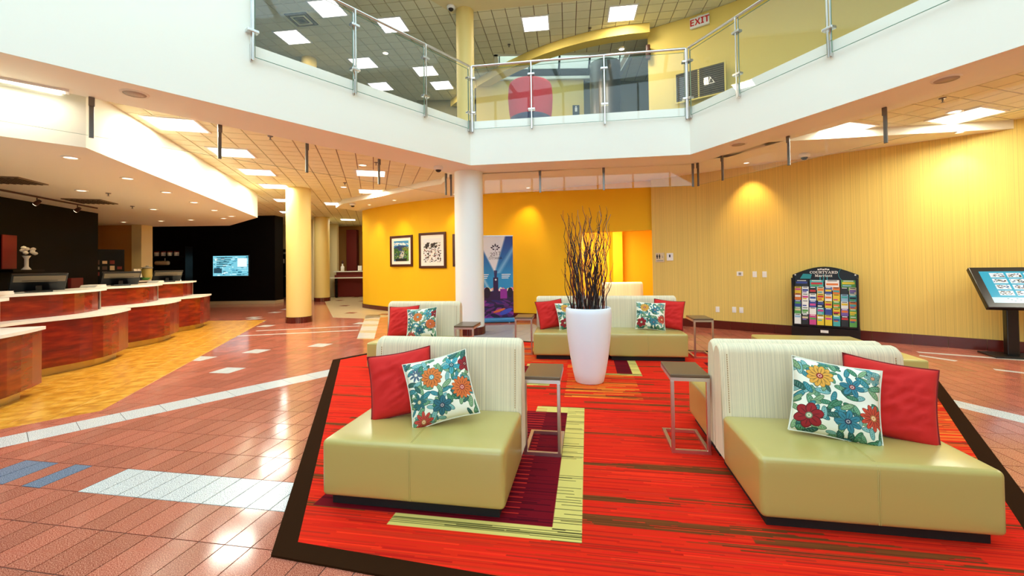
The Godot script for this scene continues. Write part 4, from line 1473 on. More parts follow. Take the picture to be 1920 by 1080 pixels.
# ---------- things along the right wall ----------
func right_side():
	var at := Vector3(5.53, 0, -7.57)
	var t := thing("brochure_rack", "black arched brochure rack full of leaflets against the striped wall", "brochure rack", at, -40.1)
	var mb := MB.new()
	# back board with an arched top
	var prof := PackedVector2Array([Vector2(-0.475, 0.0), Vector2(0.475, 0.0), Vector2(0.475, 1.13)])
	for k in range(1, 12):
		var a := float(k) / 12
		prof.append(Vector2(0.475 - 0.95 * a, 1.13 + 0.145 * sin(PI * a)))
	prof.append(Vector2(-0.475, 1.13))
	upright(mb, prof, -0.02, 0.0)
	obj("back_board", mb, M.black_plastic, t)
	mb = MB.new()
	upright(mb, shrink(prof, 0.03, 1.0), 0.0, 0.004)
	mat("rack_header", c8(14, 26, 40), 0.35)
	obj("header_panel", mb, M.rack_header, t)
	mat("header_teal", c8(40, 150, 160), 0.4)
	mb = MB.new()
	upright(mb, PackedVector2Array([Vector2(-0.36, 1.06), Vector2(-0.2, 1.06), Vector2(-0.18, 1.14), Vector2(-0.31, 1.15)]), 0.004, 0.007)
	obj("header_picture", mb, M.header_teal, t)
	mb = MB.new()
	var arc := []
	for k in 12:
		arc.append(Vector3(0.22 + 0.05 * pow(k / 11.0 - 0.55, 2.0) * 4.0 - 0.02, 1.02 + 0.22 * k / 11.0, 0.006))
	mb.tube(arc, 0.004, 5)
	obj("header_arc", mb, M.header_teal, t)
	for k in 3:
		mb = MB.new()
		mb.box(Vector3(-0.06 + 0.05 * k, 1.08, 0.006), Vector3(0.014, 0.13 if k == 1 else 0.1, 0.003))
		obj("header_stripe", mb, M.header_teal, t)
	mb = MB.new()
	for k in 5: mb.lathe([Vector2(0.0, -0.002), Vector2(0.016, -0.002), Vector2(0.016, 0.002), Vector2(0, 0.002)], 12, Vector3.ZERO)
	text(t, "header_text", "COURTYARD", 0.045, M.paper_white, Vector3(-0.01, 1.175, 0.007), "Droid Serif", 700)
	text(t, "header_text", "Marriott", 0.042, M.paper_white, Vector3(-0.01, 1.115, 0.007), "Droid Serif", 700)
	mb = MB.new()
	for k in 5:
		mb.box(Vector3(-0.08 + 0.035 * k, 1.225 + (0.006 if k % 2 else 0.0), 0.007), Vector3(0.03, 0.022, 0.003))
	obj("header_crest", mb, M.paper_white, t)
	for s in [-1, 1]:
		mb = MB.new()
		mb.box(Vector3(s * 0.46, 0.58, 0.10), Vector3(0.02, 1.0, 0.22))
		obj("side_panel", mb, M.black_plastic, t)
		mb = MB.new()
		mb.box(Vector3(s * 0.43, 1.13, 0.006), Vector3(0.022, 0.022, 0.004))
		obj("header_pin", mb, M.paper_white, t)
	mb = MB.new()
	mb.box(Vector3(0, 0.11, 0.12), Vector3(0.96, 0.22, 0.26))
	obj("base", mb, M.black_plastic, t)
	mb = MB.new()
	mb.box(Vector3(0, 0.16, 0.252), Vector3(0.11, 0.045, 0.004))
	obj("base_label", mb, M.paper_white, t)
	for r in 6:
		mb = MB.new()
		mb.box(Vector3(0, 0.245 + 0.12 * r, 0.205 - 0.032 * r), Vector3(0.89, 0.03, 0.006))
		obj("pocket_lip", mb, M.black_plastic, t)
		mb = MB.new()
		mb.box(Vector3(0, 0.235 + 0.12 * r, 0.195 - 0.032 * r), Vector3(0.89, 0.006, 0.028))
		obj("pocket_floor", mb, M.black_plastic, t)
	var pal := {"yellow": c8(232, 200, 40), "white": c8(240, 240, 236), "black": c8(30, 30, 34), "blue": c8(50, 70, 150), "light blue": c8(150, 190, 216), "orange": c8(226, 120, 40), "green": c8(90, 160, 70), "teal": c8(70, 170, 170), "pink": c8(206, 70, 140), "purple": c8(120, 90, 170), "red": c8(196, 44, 50), "beige": c8(214, 200, 160)}
	for k in pal: mat("print_" + k.replace(" ", "_"), pal[k], 0.45)
	var rows := [
		["black", "red", "teal", "pink", "white", "red", "green", "orange"],
		["yellow", "white", "black", "beige", "blue", "orange", "black", "beige"],
		["orange", "white", "white", "yellow", "white", "yellow", "light blue", "teal"],
		["blue", "white", "blue", "black", "yellow", "green", "white", "orange"],
		["green", "white", "white", "teal", "blue", "yellow", "purple", "green"],
		["white", "black", "pink", "yellow", "yellow", "teal", "black", "green"]]
	var rown := ["top", "second", "third", "fourth", "fifth", "bottom"]
	var coln := ["first", "second", "third", "fourth", "fifth", "sixth", "seventh", "last"]
	var keys := pal.keys()
	var bas := t.transform
	for r in 6:
		var wide := r == 0
		for c in (4 if wide else 8):
			var col: String = rows[r][c * 2 if wide else c]
			var w := 0.195 if wide else 0.098
			var x := -0.335 + 0.223 * c if wide else -0.39 + 0.1115 * c
			var row := 5 - r
			var h := 0.20
			var p := Vector3(x, 0.24 + 0.12 * row, 0.193 - 0.032 * row)
			var b := thing("brochure", "%s %sleaflet, %s row of the rack, %s from the left" % [col, "wide " if wide else "", rown[r], coln[c]], "brochure", bas * p, -40.1, "leaflets in the brochure rack")
			b.rotate_object_local(Vector3.RIGHT, deg_to_rad(-7))
			mb = MB.new()
			mb.box(Vector3(0, h / 2, 0), Vector3(w, h, 0.008))
			obj("leaf", mb, M["print_" + col.replace(" ", "_")], b)
			var c2: String = keys[(r * 5 + c * 7 + 3) % keys.size()]
			var c3: String = keys[(r * 3 + c * 5 + 1) % keys.size()]
			mb = MB.new()
			mb.box(Vector3(0, h - 0.05 - 0.012 * (c % 3), 0.0048), Vector3(w * 0.86, 0.035, 0.001))
			obj("cover_picture", mb, M["print_" + c2.replace(" ", "_")], b)
			mb = MB.new()
			mb.box(Vector3(0.0, h - 0.014, 0.0048), Vector3(w * 0.7, 0.012, 0.001))
			obj("cover_title", mb, M["print_" + ("white" if col in ["black", "blue", "red", "pink", "purple", "green", "teal"] else "black")], b)
			if c % 2:
				mb = MB.new()
				mb.box(Vector3(-w * 0.1, h - 0.095, 0.0048), Vector3(w * 0.6, 0.02, 0.001))
				obj("cover_band", mb, M["print_" + c3.replace(" ", "_")], b)
	# wall plates
	var wall_n := Vector3(-0.644, 0, 0.765)
	var plates := [[4.57, 1.14, -8.58, 0.115, 0.09, "wide white control plate on the striped wall", "control plate"], [4.77, 1.13, -8.41, 0.075, 0.115, "left one of two white light switches on the striped wall", "light switch"], [4.90, 1.13, -8.30, 0.075, 0.115, "right one of two white light switches on the striped wall", "light switch"], [4.24, 0.40, -8.86, 0.075, 0.115, "single white wall outlet left of the paired outlets", "outlet"], [4.48, 0.41, -8.66, 0.075, 0.115, "left one of the paired white wall outlets", "outlet"], [4.58, 0.41, -8.575, 0.075, 0.115, "right one of the paired white wall outlets", "outlet"]]
	for a in plates:
		var q := thing("wall_plate", a[5], a[6], Vector3(a[0], a[1], a[2]) + wall_n * 0.03, -40.1, "white wall plates")
		q.position = snap_right(q.position, 0.004)
		mb = MB.new()
		mb.rbox(Vector3.ZERO, Vector3(a[3], a[4], 0.008), 0.003)
		obj("plate", mb, M.white_plastic, q)
		mb = MB.new()
		mb.rbox(Vector3(0, 0, 0.005), Vector3(a[3] * 0.42, a[4] * 0.55, 0.006), 0.002)
		obj("insert", mb, M.grey_plastic if a[6] == "control plate" else M.paper_white, q)
	# washroom sign
	var g := thing("washroom_sign", "small beige washroom sign with black figures beside the doorway", "sign", snap_right(Vector3(3.32, 1.5, -9.6), 0.006), -40.1)
	mb = MB.new()
	mb.rbox(Vector3.ZERO, Vector3(0.2, 0.21, 0.012), 0.003)
	mat("sign_beige", c8(226, 206, 168), 0.6)
	obj("plate", mb, M.sign_beige, g)
	for k in 2:
		mb = MB.new()
		var x := -0.06 + 0.055 * k
		mb.box(Vector3(x, 0.03, 0.008), Vector3(0.034, 0.045, 0.003))
		mb.box(Vector3(x, -0.01, 0.008), Vector3(0.02, 0.04, 0.003))
		mb.box(Vector3(x, 0.066, 0.008), Vector3(0.018, 0.018, 0.003))
		obj("figure", mb, M.black_ink, g)
	mb = MB.new()
	mb.box(Vector3(0.06, 0.02, 0.008), Vector3(0.012, 0.05, 0.003), Basis(Vector3.BACK, 0.3))
	mb.box(Vector3(0.062, -0.005, 0.008), Vector3(0.03, 0.01, 0.003))
	obj("figure", mb, M.grey_plastic, g)
	mb = MB.new()
	mb.box(Vector3(0, -0.07, 0.008), Vector3(0.15, 0.02, 0.002))
	obj("lettering", mb, M.grey_plastic, g)
	var th := thing("thermostat", "small white thermostat with a dark display beside the washroom sign", "thermostat", snap_right(Vector3(3.50, 1.51, -9.46), 0.014), -40.1)
	mb = MB.new()
	mb.rbox(Vector3.ZERO, Vector3(0.14, 0.17, 0.028), 0.006)
	obj("housing", mb, M.white_plastic, th)
	mb = MB.new()
	mb.box(Vector3(0, 0.02, 0.015), Vector3(0.03, 0.06, 0.002))
	obj("display", mb, M.black_ink, th)
	# touch-screen kiosk
	var k := thing("touchscreen_kiosk", "black touchscreen kiosk on a post by the striped wall", "kiosk", Vector3(7.06, 0, -6.02), -22)
	mb = MB.new()
	mb.rbox(Vector3(0, 0.012, 0.0), Vector3(0.62, 0.024, 0.42), 0.006)
	obj("foot_plate", mb, M.black_plastic, k)
	mb = MB.new()
	mb.rbox(Vector3(-0.03, 0.45, -0.02), Vector3(0.13, 0.86, 0.09), 0.01)
	obj("post", mb, M.black_plastic, k)
	var tilt := Basis(Vector3.RIGHT, deg_to_rad(-38))
	mb = MB.new()
	mb.rbox(Vector3(0.10, 0.96, 0.02), Vector3(1.0, 0.70, 0.07), 0.012, 1, 0.0, tilt)
	obj("screen_housing", mb, M.black_plastic, k)
	var sc := MB.new()
	var ctr := Vector3(0.10, 0.96, 0.02)
	var hw := 0.41
	var hh := 0.27
	sc.quad(ctr + tilt * Vector3(-hw, -hh, 0.0362), ctr + tilt * Vector3(hw, -hh, 0.0362), ctr + tilt * Vector3(hw, hh, 0.0362), ctr + tilt * Vector3(-hw, hh, 0.0362))
	var im := Image.create(320, 200, false, Image.FORMAT_RGB8)
	im.fill(c8(40, 170, 196))
	rng.seed = 8
	for i in 4:
		for j in 4:
			var r := Rect2i(40 + j * 70, 10 + i * 38, 60, 30)
			im.fill_rect(r, c8(230, 236, 236))
			for q in 26:
				im.fill_rect(Rect2i(r.position.x + 2 + rng.randi() % 50, r.position.y + 2 + rng.randi() % 22, 4 + rng.randi() % 6, 2 + rng.randi() % 4), [c8(40, 60, 30), c8(120, 70, 40), c8(60, 110, 160), c8(200, 190, 160), c8(30, 26, 24)][rng.randi() % 5])
	im.fill_rect(Rect2i(0, 166, 320, 34), c8(206, 236, 240))
	for q in 20: im.fill_rect(Rect2i(60 + q * 12, 172 + (q % 3) * 7, 8, 3), c8(60, 120, 130))
	obj("screen", sc, img_mat("kiosk_screen", im, 0.2, 1.0), k)

func snap_right(p: Vector3, off: float) -> Vector3:
	# lay a plate on the face of the striped wall
	var q := Vector2(p.x, p.z)
	var best := Vector2.ZERO
	var bn := Vector2.ZERO
	var bd := 1e9
	for i in right_path.size() - 1:
		var c := Geometry2D.get_closest_point_to_segment(q, right_path[i], right_path[i + 1])
		if c.distance_to(q) < bd:
			bd = c.distance_to(q)
			best = c
			bn = (right_path[i + 1] - right_path[i]).normalized().orthogonal()
	if bn.dot(Vector2(0, -3) - best) < 0: bn = -bn
	best += bn * off
	return Vector3(best.x, p.y, best.y)

func upright(mb: MB, prof: PackedVector2Array, z0: float, z1: float):
	# prism standing in the x-y plane
	var pp := prof
	if Geometry2D.is_polygon_clockwise(pp):
		pp = pp.duplicate()
		pp.reverse()
	var t := Geometry2D.triangulate_polygon(pp)
	for i in range(0, t.size(), 3):
		var a := pp[t[i]]
		var b := pp[t[i + 1]]
		var c := pp[t[i + 2]]
		if (b - a).cross(c - a) < 0:
			var w := b; b = c; c = w
		mb.tri(Vector3(a.x, a.y, z1), Vector3(b.x, b.y, z1), Vector3(c.x, c.y, z1))
		mb.tri(Vector3(a.x, a.y, z0), Vector3(c.x, c.y, z0), Vector3(b.x, b.y, z0))
	for i in pp.size():
		var a := pp[i]
		var b := pp[(i + 1) % pp.size()]
		mb.quad(Vector3(a.x, a.y, z0), Vector3(b.x, b.y, z0), Vector3(b.x, b.y, z1), Vector3(a.x, a.y, z1))

func shrink(p: PackedVector2Array, w: float, ymin: float) -> PackedVector2Array:
	var o := PackedVector2Array()
	for q in Geometry2D.offset_polygon(p, -w)[0]: o.append(Vector2(q.x, maxf(q.y, ymin)))
	return o

# ---------- yellow wall and banner ----------
func photo_print(sd: int) -> Image:
	var im := Image.create(160, 200, false, Image.FORMAT_RGB8)
	rng.seed = 300 + sd
	if sd == 0:
		im.fill(c8(60, 140, 200))
		for k in 30: ell(im, rng.randf() * 160, 20 + rng.randf() * 20, 10, 4, 0, c8(220, 230, 236))
		ell(im, 80, 80, 90, 34, 0, c8(30, 60, 110))
		ell(im, 130, 90, 40, 30, 0, c8(110, 130, 30))
		ell(im, 20, 130, 50, 60, 0, c8(50, 100, 40))
		ell(im, 140, 150, 40, 50, 0, c8(90, 140, 50))
		ell(im, 84, 150, 20, 60, 0.4, c8(196, 200, 196))
		for k in 120: ell(im, rng.randf() * 160, 60 + rng.randf() * 130, 3 + rng.randf() * 5, 2 + rng.randf() * 4, rng.randf() * 3, [c8(24, 40, 20), c8(40, 60, 150), c8(90, 120, 40), c8(20, 24, 30), c8(160, 170, 120)][k % 5])
		im.fill_rect(Rect2i(20, 172, 120, 28), c8(24, 26, 24))
	else:
		im.fill(c8(226, 232, 236))
		for k in 260: ell(im, rng.randf() * 160, 36 + rng.randf() * 164, 2 + rng.randf() * 6, 2 + rng.randf() * 5, rng.randf() * 3, [c8(40, 34, 34), c8(120, 60, 50), c8(230, 226, 222), c8(90, 70, 60), c8(240, 236, 230), c8(60, 70, 50)][k % 6])
		for k in 14: ell(im, 20 + rng.randf() * 120, 40 + rng.randf() * 40, 12, 9, 0, c8(44, 36, 36))
		ell(im, 70, 150, 8, 70, 0.5, c8(236, 232, 226))
	return im

func left_pictures():
	var fr := [[-3.305, -12.835, 0.98, 0.93, 1.835, 34.0, 0, "framed canal picture in blue and green, nearest the curved wall end"], [-2.25, -12.165, 0.98, 1.02, 1.82, 29.4, 1, "framed pale crowd picture, the middle one on the yellow wall"], [-1.205, -11.63, 0.91, 0.90, 1.80, 24.4, 2, "framed picture mostly hidden by the white column"]]
	for a in fr:
		var ang := -deg_to_rad(a[5])
		var n := Vector3(sin(ang), 0, cos(ang))
		var t := thing("framed_picture", a[7], "picture", Vector3(a[0], a[4], a[1]) + n * 0.03, -a[5], "framed pictures on the yellow wall")
		# keep every frame just in front of the curved face
		var w: float = a[2]
		var h: float = a[3]
		var mb := MB.new()
		for s in [-1, 1]:
			mb.rbox(Vector3(s * (w / 2 - 0.035), 0, 0.0), Vector3(0.07, h, 0.05), 0.008)
			mb.rbox(Vector3(0, s * (h / 2 - 0.035), 0.0), Vector3(w - 0.13, 0.07, 0.05), 0.008)
		obj("frame", mb, M.frame_brown, t)
		mb = MB.new()
		mb.box(Vector3(0, 0, -0.005), Vector3(w - 0.12, h - 0.12, 0.02))
		obj("mat_board", mb, M.paper_white, t)
		mb = MB.new()
		var pw := w * 0.33
		var ph := h * 0.33
		mb.quad(Vector3(-pw, -ph, 0.0065), Vector3(pw, -ph, 0.0065), Vector3(pw, ph, 0.0065), Vector3(-pw, ph, 0.0065))
		obj("print", mb, img_mat("print_%d" % a[6], photo_print(a[6]), 0.6), t)
	# roll-up banner
	var b := thing("banner_stand", "blue and purple roll-up banner behind the white column", "banner", Vector3(-0.40, 0, -10.28), 6)
	var mb := MB.new()
	mb.rbox(Vector3(0, 0.06, 0), Vector3(0.92, 0.10, 0.20), 0.03, 3)
	obj("base_cassette", mb, M.banner_base if M.has("banner_base") else mat("banner_base", c8(60, 140, 200), 0.35), b)
	for s in [-1, 1]:
		mb = MB.new()
		mb.lathe([Vector2(0.0, -0.02), Vector2(0.05, 0.0), Vector2(0.055, 0.06)], 14)
		var cap := obj("end_cap", mb, M.steel, b)
		cap.position = Vector3(s * 0.46, 0.06, 0)
		cap.rotation.z = s * PI / 2
		mb = MB.new()
		mb.box(Vector3(s * 0.3, 0.008, 0.0), Vector3(0.03, 0.016, 0.36))
		obj("foot", mb, M.steel, b)
	mb = MB.new()
	mb.box(Vector3(0, 2.085, -0.02), Vector3(0.86, 0.025, 0.02))
	obj("top_bar", mb, M.steel, b)
	mb = MB.new()
	mb.tube([Vector3(0, 0.1, -0.06), Vector3(0, 2.07, -0.05)], 0.012, 8)
	obj("support_pole", mb, M.steel, b)
	mb = MB.new()
	for s in [1, -1]:
		var z: float = -0.02 + 0.002 * s
		var p := [Vector3(-0.425, 0.11, z), Vector3(0.425, 0.11, z), Vector3(0.425, 2.08, z), Vector3(-0.425, 2.08, z)]
		if s > 0: mb.quad(p[0], p[1], p[2], p[3])
		else: mb.quad(p[1], p[0], p[3], p[2])
	var im := Image.create(256, 592, false, Image.FORMAT_RGB8)
	for y in 592:
		var f := y / 592.0
		for x in 256:
			var c := c8(34, 60, 150).lerp(c8(40, 150, 214), clampf(f * 2.0, 0, 1))
			# printed searchlight beams
			if y < 270:
				var half := 6.0 + (270 - y) * 0.40
				c = c.lerp(c8(232, 236, 246), clampf((half - absf(x - 122 + (270 - y) * 0.10)) / 14.0, 0, 1))
				c = c.lerp(c8(150, 200, 240), 0.8 * clampf(1.0 - absf((x - 128) - (300 - y) * 0.62) / 26.0, 0, 1))
			elif y < 400:
				c = c.lerp(c8(210, 230, 248), 0.7 * clampf(1.0 - absf((x - 20) - (y - 270) * 0.5) / 18.0, 0, 1))
			im.set_pixel(x, y, c)
	rng.seed = 12
	for k in 60: ell(im, rng.randf() * 256, 380 + rng.randf() * 20, 8, 10, 0, [c8(250, 226, 120), c8(246, 160, 190), c8(210, 70, 170), c8(240, 240, 220)][k % 4])
	im.fill_rect(Rect2i(0, 400, 256, 192), c8(46, 12, 70))
	im.fill_rect(Rect2i(0, 390, 40, 60), c8(190, 40, 140))
	im.fill_rect(Rect2i(160, 384, 50, 70), c8(150, 40, 160))
	for x in 24:
		im.fill_rect(Rect2i(116 + absi(x - 12) / 2, 250 + absi(x - 12) * 7, 24 - absi(x - 12), 6), c8(44, 14, 74))
	im.fill_rect(Rect2i(110, 300, 36, 140), c8(44, 14, 74))
	ell(im, 128, 316, 7, 7, 0, c8(250, 250, 250))
	ell(im, 64, 410, 24, 40, 0, c8(26, 10, 40))
	ell(im, 232, 410, 20, 36, 0, c8(26, 10, 40))
	for k in 70: ell(im, rng.randf() * 256, 470 + rng.randf() * 110, 14 + rng.randf() * 30, 4 + rng.randf() * 10, rng.randf() - 0.5, [c8(80, 24, 110), c8(130, 40, 150), c8(40, 30, 110), c8(30, 14, 60), c8(96, 30, 120)][k % 5])
	ell(im, 150, 540, 46, 9, -0.3, c8(220, 110, 50))
	ell(im, 200, 548, 50, 16, -0.4, c8(60, 80, 200))
	for k in 3:
		im.fill_rect(Rect2i(16, 276 + k * 13, 62 - k * 6, 6), c8(240, 246, 252))
		im.fill_rect(Rect2i(172, 276 + k * 13, 66 - k * 8, 6), c8(240, 246, 252))
	obj("printed_sheet", mb, img_mat("banner_print", im, 0.5), b)
	# leaf emblem, year and city
	mb = MB.new()
	for p in [[0.0, 0.10, 0.0, 0.10], [-0.05, 0.075, 0.75, 0.085], [0.05, 0.075, -0.75, 0.085], [-0.085, 0.04, 1.25, 0.075], [0.085, 0.04, -1.25, 0.075], [-0.045, 0.0, 1.9, 0.06], [0.045, 0.0, -1.9, 0.06]]:
		var o := Vector2(0.0 + p[0], 1.76 + p[1])
		var ax: Vector2 = Vector2(-sin(p[2]), cos(p[2])) * p[3] * 0.5
		var bx: Vector2 = Vector2(cos(p[2]), sin(p[2])) * 0.022
		upright(mb, PackedVector2Array([o - ax, o + bx, o + ax, o - bx]), -0.0175, -0.0155)
	mb.box(Vector3(0.0, 1.73, -0.0165), Vector3(0.010, 0.07, 0.002))
	obj("leaf_emblem", mb, mat("emblem_ink", c8(38, 20, 60), 0.6), b)
	var yr = text(b, "lettering", "2017", 0.085, M.emblem_ink, Vector3(0.0, 1.645, -0.0155), "Droid Sans", 400, 0.002)
	yr.rotation.z = 0.12
	text(b, "lettering", "OTTAWA", 0.06, M.emblem_ink, Vector3(0.0, 1.545, -0.0155), "Droid Sans", 400, 0.002)

# ---------- reception ----------
const DESK_CURVE := [[0.0, 0.0], [-0.2, 0.025], [-0.4, 0.04], [-0.6, 0.04], [-0.8, 0.02], [-0.95, -0.035], [-1.1, -0.11], [-1.25, -0.205], [-1.42, -0.32], [-1.6, -0.42], [-1.75, -0.48], [-1.9, -0.515], [-2.1, -0.54], [-2.3, -0.555]]

func desk_outline(s0: float, s1: float, off: float, depth: float) -> PackedVector2Array:
	# along local x from s1 (near end) to s0 (far end); local z points to the lobby
	var o := PackedVector2Array()
	for p in DESK_CURVE:
		if p[0] <= s0 + 1e-4 and p[0] >= s1 - 1e-4: o.append(Vector2(p[0], p[1] + off))
	var last := o[o.size() - 1]
	o.append(Vector2(last.x, -depth))
	o.append(Vector2(o[0].x, -depth))
	return o

func desk(at: Vector2, length: float, label: String):
	var t := thing("reception_desk", label, "reception desk", Vector3(at.x, 0, at.y), 110.5, "two-tier reception desks")
	var mb := MB.new()
	mb.prism(desk_outline(-0.2, -length + 0.1, -0.10, 0.82), 0.0, 0.11)
	obj("toe_kick", mb, M.toe_kick, t)
	mb = MB.new()
	mb.prism(desk_outline(0.0, -length, 0.0, 0.90), 0.11, 0.725)
	obj("lower_panel", mb, M.cherry_wood, t)
	mb = MB.new()
	mb.prism(desk_outline(0.0, -length, 0.035, 0.90), 0.725, 0.76)
	obj("lower_counter", mb, M.counter_white, t)
	mb = MB.new()
	mb.prism(desk_outline(-0.2, -length, -0.33, 0.90), 0.76, 1.065)
	obj("upper_panel", mb, M.cherry_wood, t)
	mb = MB.new()
	mb.prism(desk_outline(-0.0, -length, -0.28, 0.95), 1.065, 1.10)
	obj("upper_counter", mb, M.counter_white, t)
	mb = MB.new()
	mb.rbox(Vector3(-0.1, 0.84, -0.42), Vector3(0.12, 0.14, 0.12), 0.004)
	obj("card_box", mb, M.frame_brown, t)
	mb = MB.new()
	mb.rbox(Vector3(-0.03, 0.91, -0.36), Vector3(0.03, 0.3, 0.03), 0.004)
	obj("bracket", mb, M.steel, t)
	return t

func monitor(on: Node3D, lx: float, lz: float, label: String, turn: float):
	var t := thing("desk_monitor", label, "monitor", on.transform * Vector3(lx, 0.0, lz), turn, "monitors on the front desk")
	t.position.y = 1.10
	var mb := MB.new()
	mb.rbox(Vector3(0, 0.012, -0.02), Vector3(0.24, 0.024, 0.2), 0.005)
	obj("foot", mb, M.black_plastic, t)
	mb = MB.new()
	mb.box(Vector3(0, 0.06, -0.04), Vector3(0.06, 0.1, 0.04))
	obj("neck", mb, M.black_plastic, t)
	var tilt := Basis(Vector3.RIGHT, deg_to_rad(38))
	mb = MB.new()
	mb.rbox(Vector3(0, 0.14, 0.0), Vector3(0.54, 0.30, 0.03), 0.006, 1, 0.0, tilt)
	obj("housing", mb, M.black_plastic, t)
	mb = MB.new()
	mb.rbox(Vector3(0, 0.14, 0.0) + tilt * Vector3(0, 0.075, 0.02), Vector3(0.50, 0.10, 0.016), 0.004, 1, 0.0, tilt)
	obj("back_cover", mb, M.monitor_grey if M.has("monitor_grey") else mat("monitor_grey", c8(120, 108, 86), 0.45), t)
	mb = MB.new()
	for k in 3: mb.box(Vector3(0, 0.14, 0.0) + tilt * Vector3(0, -0.02 + 0.035 * k, 0.029), Vector3(0.34, 0.006, 0.003), tilt)
	obj("vent_slot", mb, M.black_plastic, t)

func reception():
	var d1 = desk(Vector2(-5.43, -4.93), 2.3, "cherry wood desk cut off by the left edge of the picture")
	var d2 = desk(Vector2(-6.36, -7.07), 2.3, "cherry wood desk second from the left, with the nearest monitor")
	var d3 = desk(Vector2(-6.97, -8.93), 1.9, "cherry wood desk third from the left")
	var d4 = desk(Vector2(-7.58, -10.70), 1.75 + 0.0, "cherry wood desk at the far right end of the row")
	monitor(d2, -0.95, -0.62, "tilted monitor on the desk nearest the picture's left edge", 58)
	monitor(d3, -0.85, -0.62, "tilted monitor in the middle of the desk row", 56)
	monitor(d4, -0.75, -0.62, "tilted monitor at the far end of the desk row", 56)
	var mb: MB
	for a in [[d2, -1.55, -0.78, "white paper stack on the second desk's ledge", 0.26], [d3, -1.35, -0.80, "loose white papers on the third desk's ledge", 0.22], [d4, -1.1, -0.72, "folded white leaflet on the far desk's ledge", 0.2]]:
		var p := thing("paper_stack", a[3], "paper", a[0].transform * Vector3(a[1], 1.1, a[2]), 104, "papers on the desk ledges")
		mb = MB.new()
		for k in 6: mb.box(Vector3(0.004 * (k % 2), 0.004 + 0.007 * k, 0.003 * (k % 3)), Vector3(a[4] * 1.3, 0.006, a[4]), Basis(Vector3.UP, 0.03 * k))
		obj("sheets", mb, M.paper_white, p)
	var sgn := thing("counter_card", "pale blue upright card on the far desk", "card", d4.transform * Vector3(-0.25, 1.1, -0.55), 118)
	mb = MB.new()
	mb.box(Vector3(0, 0.11, 0), Vector3(0.17, 0.22, 0.012), Basis(Vector3.RIGHT, -0.12))
	obj("card", mb, mat("pale_blue", c8(160, 200, 224), 0.5), sgn)
	mb = MB.new()
	mb.box(Vector3(0, 0.01, -0.02), Vector3(0.18, 0.02, 0.08))
	obj("stand", mb, M.white_plastic, sgn)
	# counter behind with supplies
	var bc := thing("back_counter", "back counter with supplies in front of the tan wall", "counter", Vector3(-10.2, 0, -11.6), 108)
	mb = MB.new()
	mb.box(Vector3(0, 0.53, 0), Vector3(2.0, 1.06, 0.6))
	obj("cabinet", mb, M.dark_wall, bc)
	mb = MB.new()
	mb.rbox(Vector3(0, 1.08, 0), Vector3(2.06, 0.04, 0.66), 0.006)
	obj("worktop", mb, M.counter_white, bc)
	var things := [["juice_dispenser", "clear lidded juice dispenser on the back counter", 0.55, 0.0], ["leaflet_holder", "white leaflet holder on the back counter", -0.15, 0.05], ["leaflet_holder", "second pale leaflet holder, nearer the dispenser", 0.15, 0.0], ["cup_stack", "stack of white cups on the back counter", -0.45, 0.1], ["fruit_bowl", "green bowl on the back counter", -0.05, 0.22], ["tissue_box", "cream tissue box at the end of the back counter", 0.85, 0.05]]
	for a in things:
		var p := thing(a[0], a[1], a[0].replace("_", " "), bc.transform * Vector3(a[2], 1.1, a[3]), 108)
		mb = MB.new()
		match a[0]:
			"juice_dispenser":
				mb.lathe([Vector2(0, 0), Vector2(0.11, 0.0), Vector2(0.12, 0.05), Vector2(0.12, 0.3), Vector2(0.10, 0.32), Vector2(0, 0.32)], 16)
				obj("jar", mb, mat("juice", c8(210, 190, 110), 0.15), p)
				mb = MB.new()
				mb.lathe([Vector2(0.13, 0.32), Vector2(0.13, 0.35), Vector2(0.03, 0.37), Vector2(0.03, 0.4), Vector2(0, 0.4)], 16)
				obj("lid", mb, M.grey_plastic, p)
			"leaflet_holder":
				mb.box(Vector3(0, 0.16, 0), Vector3(0.16, 0.30, 0.02), Basis(Vector3.RIGHT, -0.2))
				obj("leaflets", mb, M.paper_white, p)
				mb = MB.new()
				mb.box(Vector3(0, 0.04, 0.02), Vector3(0.2, 0.08, 0.1))
				obj("tray", mb, M.black_plastic, p)
			"cup_stack":
				for k in 6: mb.lathe([Vector2(0.03, 0.03 * k), Vector2(0.042, 0.03 * k + 0.08)], 12)
				obj("cups", mb, M.paper_white, p)
			"fruit_bowl":
				mb.lathe([Vector2(0, 0), Vector2(0.05, 0), Vector2(0.11, 0.07), Vector2(0.10, 0.07), Vector2(0.04, 0.02), Vector2(0, 0.02)], 16)
				obj("bowl", mb, M.print_green, p)
			_:
				mb.rbox(Vector3(0, 0.06, 0), Vector3(0.24, 0.12, 0.13), 0.01)
				obj("box", mb, M.sign_beige, p)
				mb = MB.new()
				mb.box(Vector3(0, 0.14, 0), Vector3(0.06, 0.05, 0.02), Basis(Vector3.BACK, 0.4))
				obj("tissue", mb, M.paper_white, p)
	# framed poster on the tan wall side
	var po := thing("notice_board", "dark notice board with small pictures at the end of the black wall", "notice board", Vector3(-9.98, 0.0, -10.45), 60)
	mb = MB.new()
	mb.box(Vector3(0, 0.95, -0.01), Vector3(0.75, 1.9, 0.03))
	obj("board", mb, M.dark_gloss, po)
	rng.seed = 5
	for k in 14:
		mb = MB.new()
		mb.box(Vector3(-0.28 + 0.14 * (k % 5), 1.3 + 0.14 * (k / 5), 0.008), Vector3(0.09, 0.07 + 0.02 * (k % 3), 0.004))
		obj("notice", mb, [M.sign_beige, M.deep_red, M.grey_plastic, M.frame_brown][k % 4], po)
	# flowers, red panel and glossy red glow piece on the black wall
	var nw := Vector3(0.966, 0, -0.25)
	var fl := thing("flower_vase", "small white flower arrangement on the black wall ledge", "flowers", Vector3(-9.05, 1.42, -7.95), 0)
	mb = MB.new()
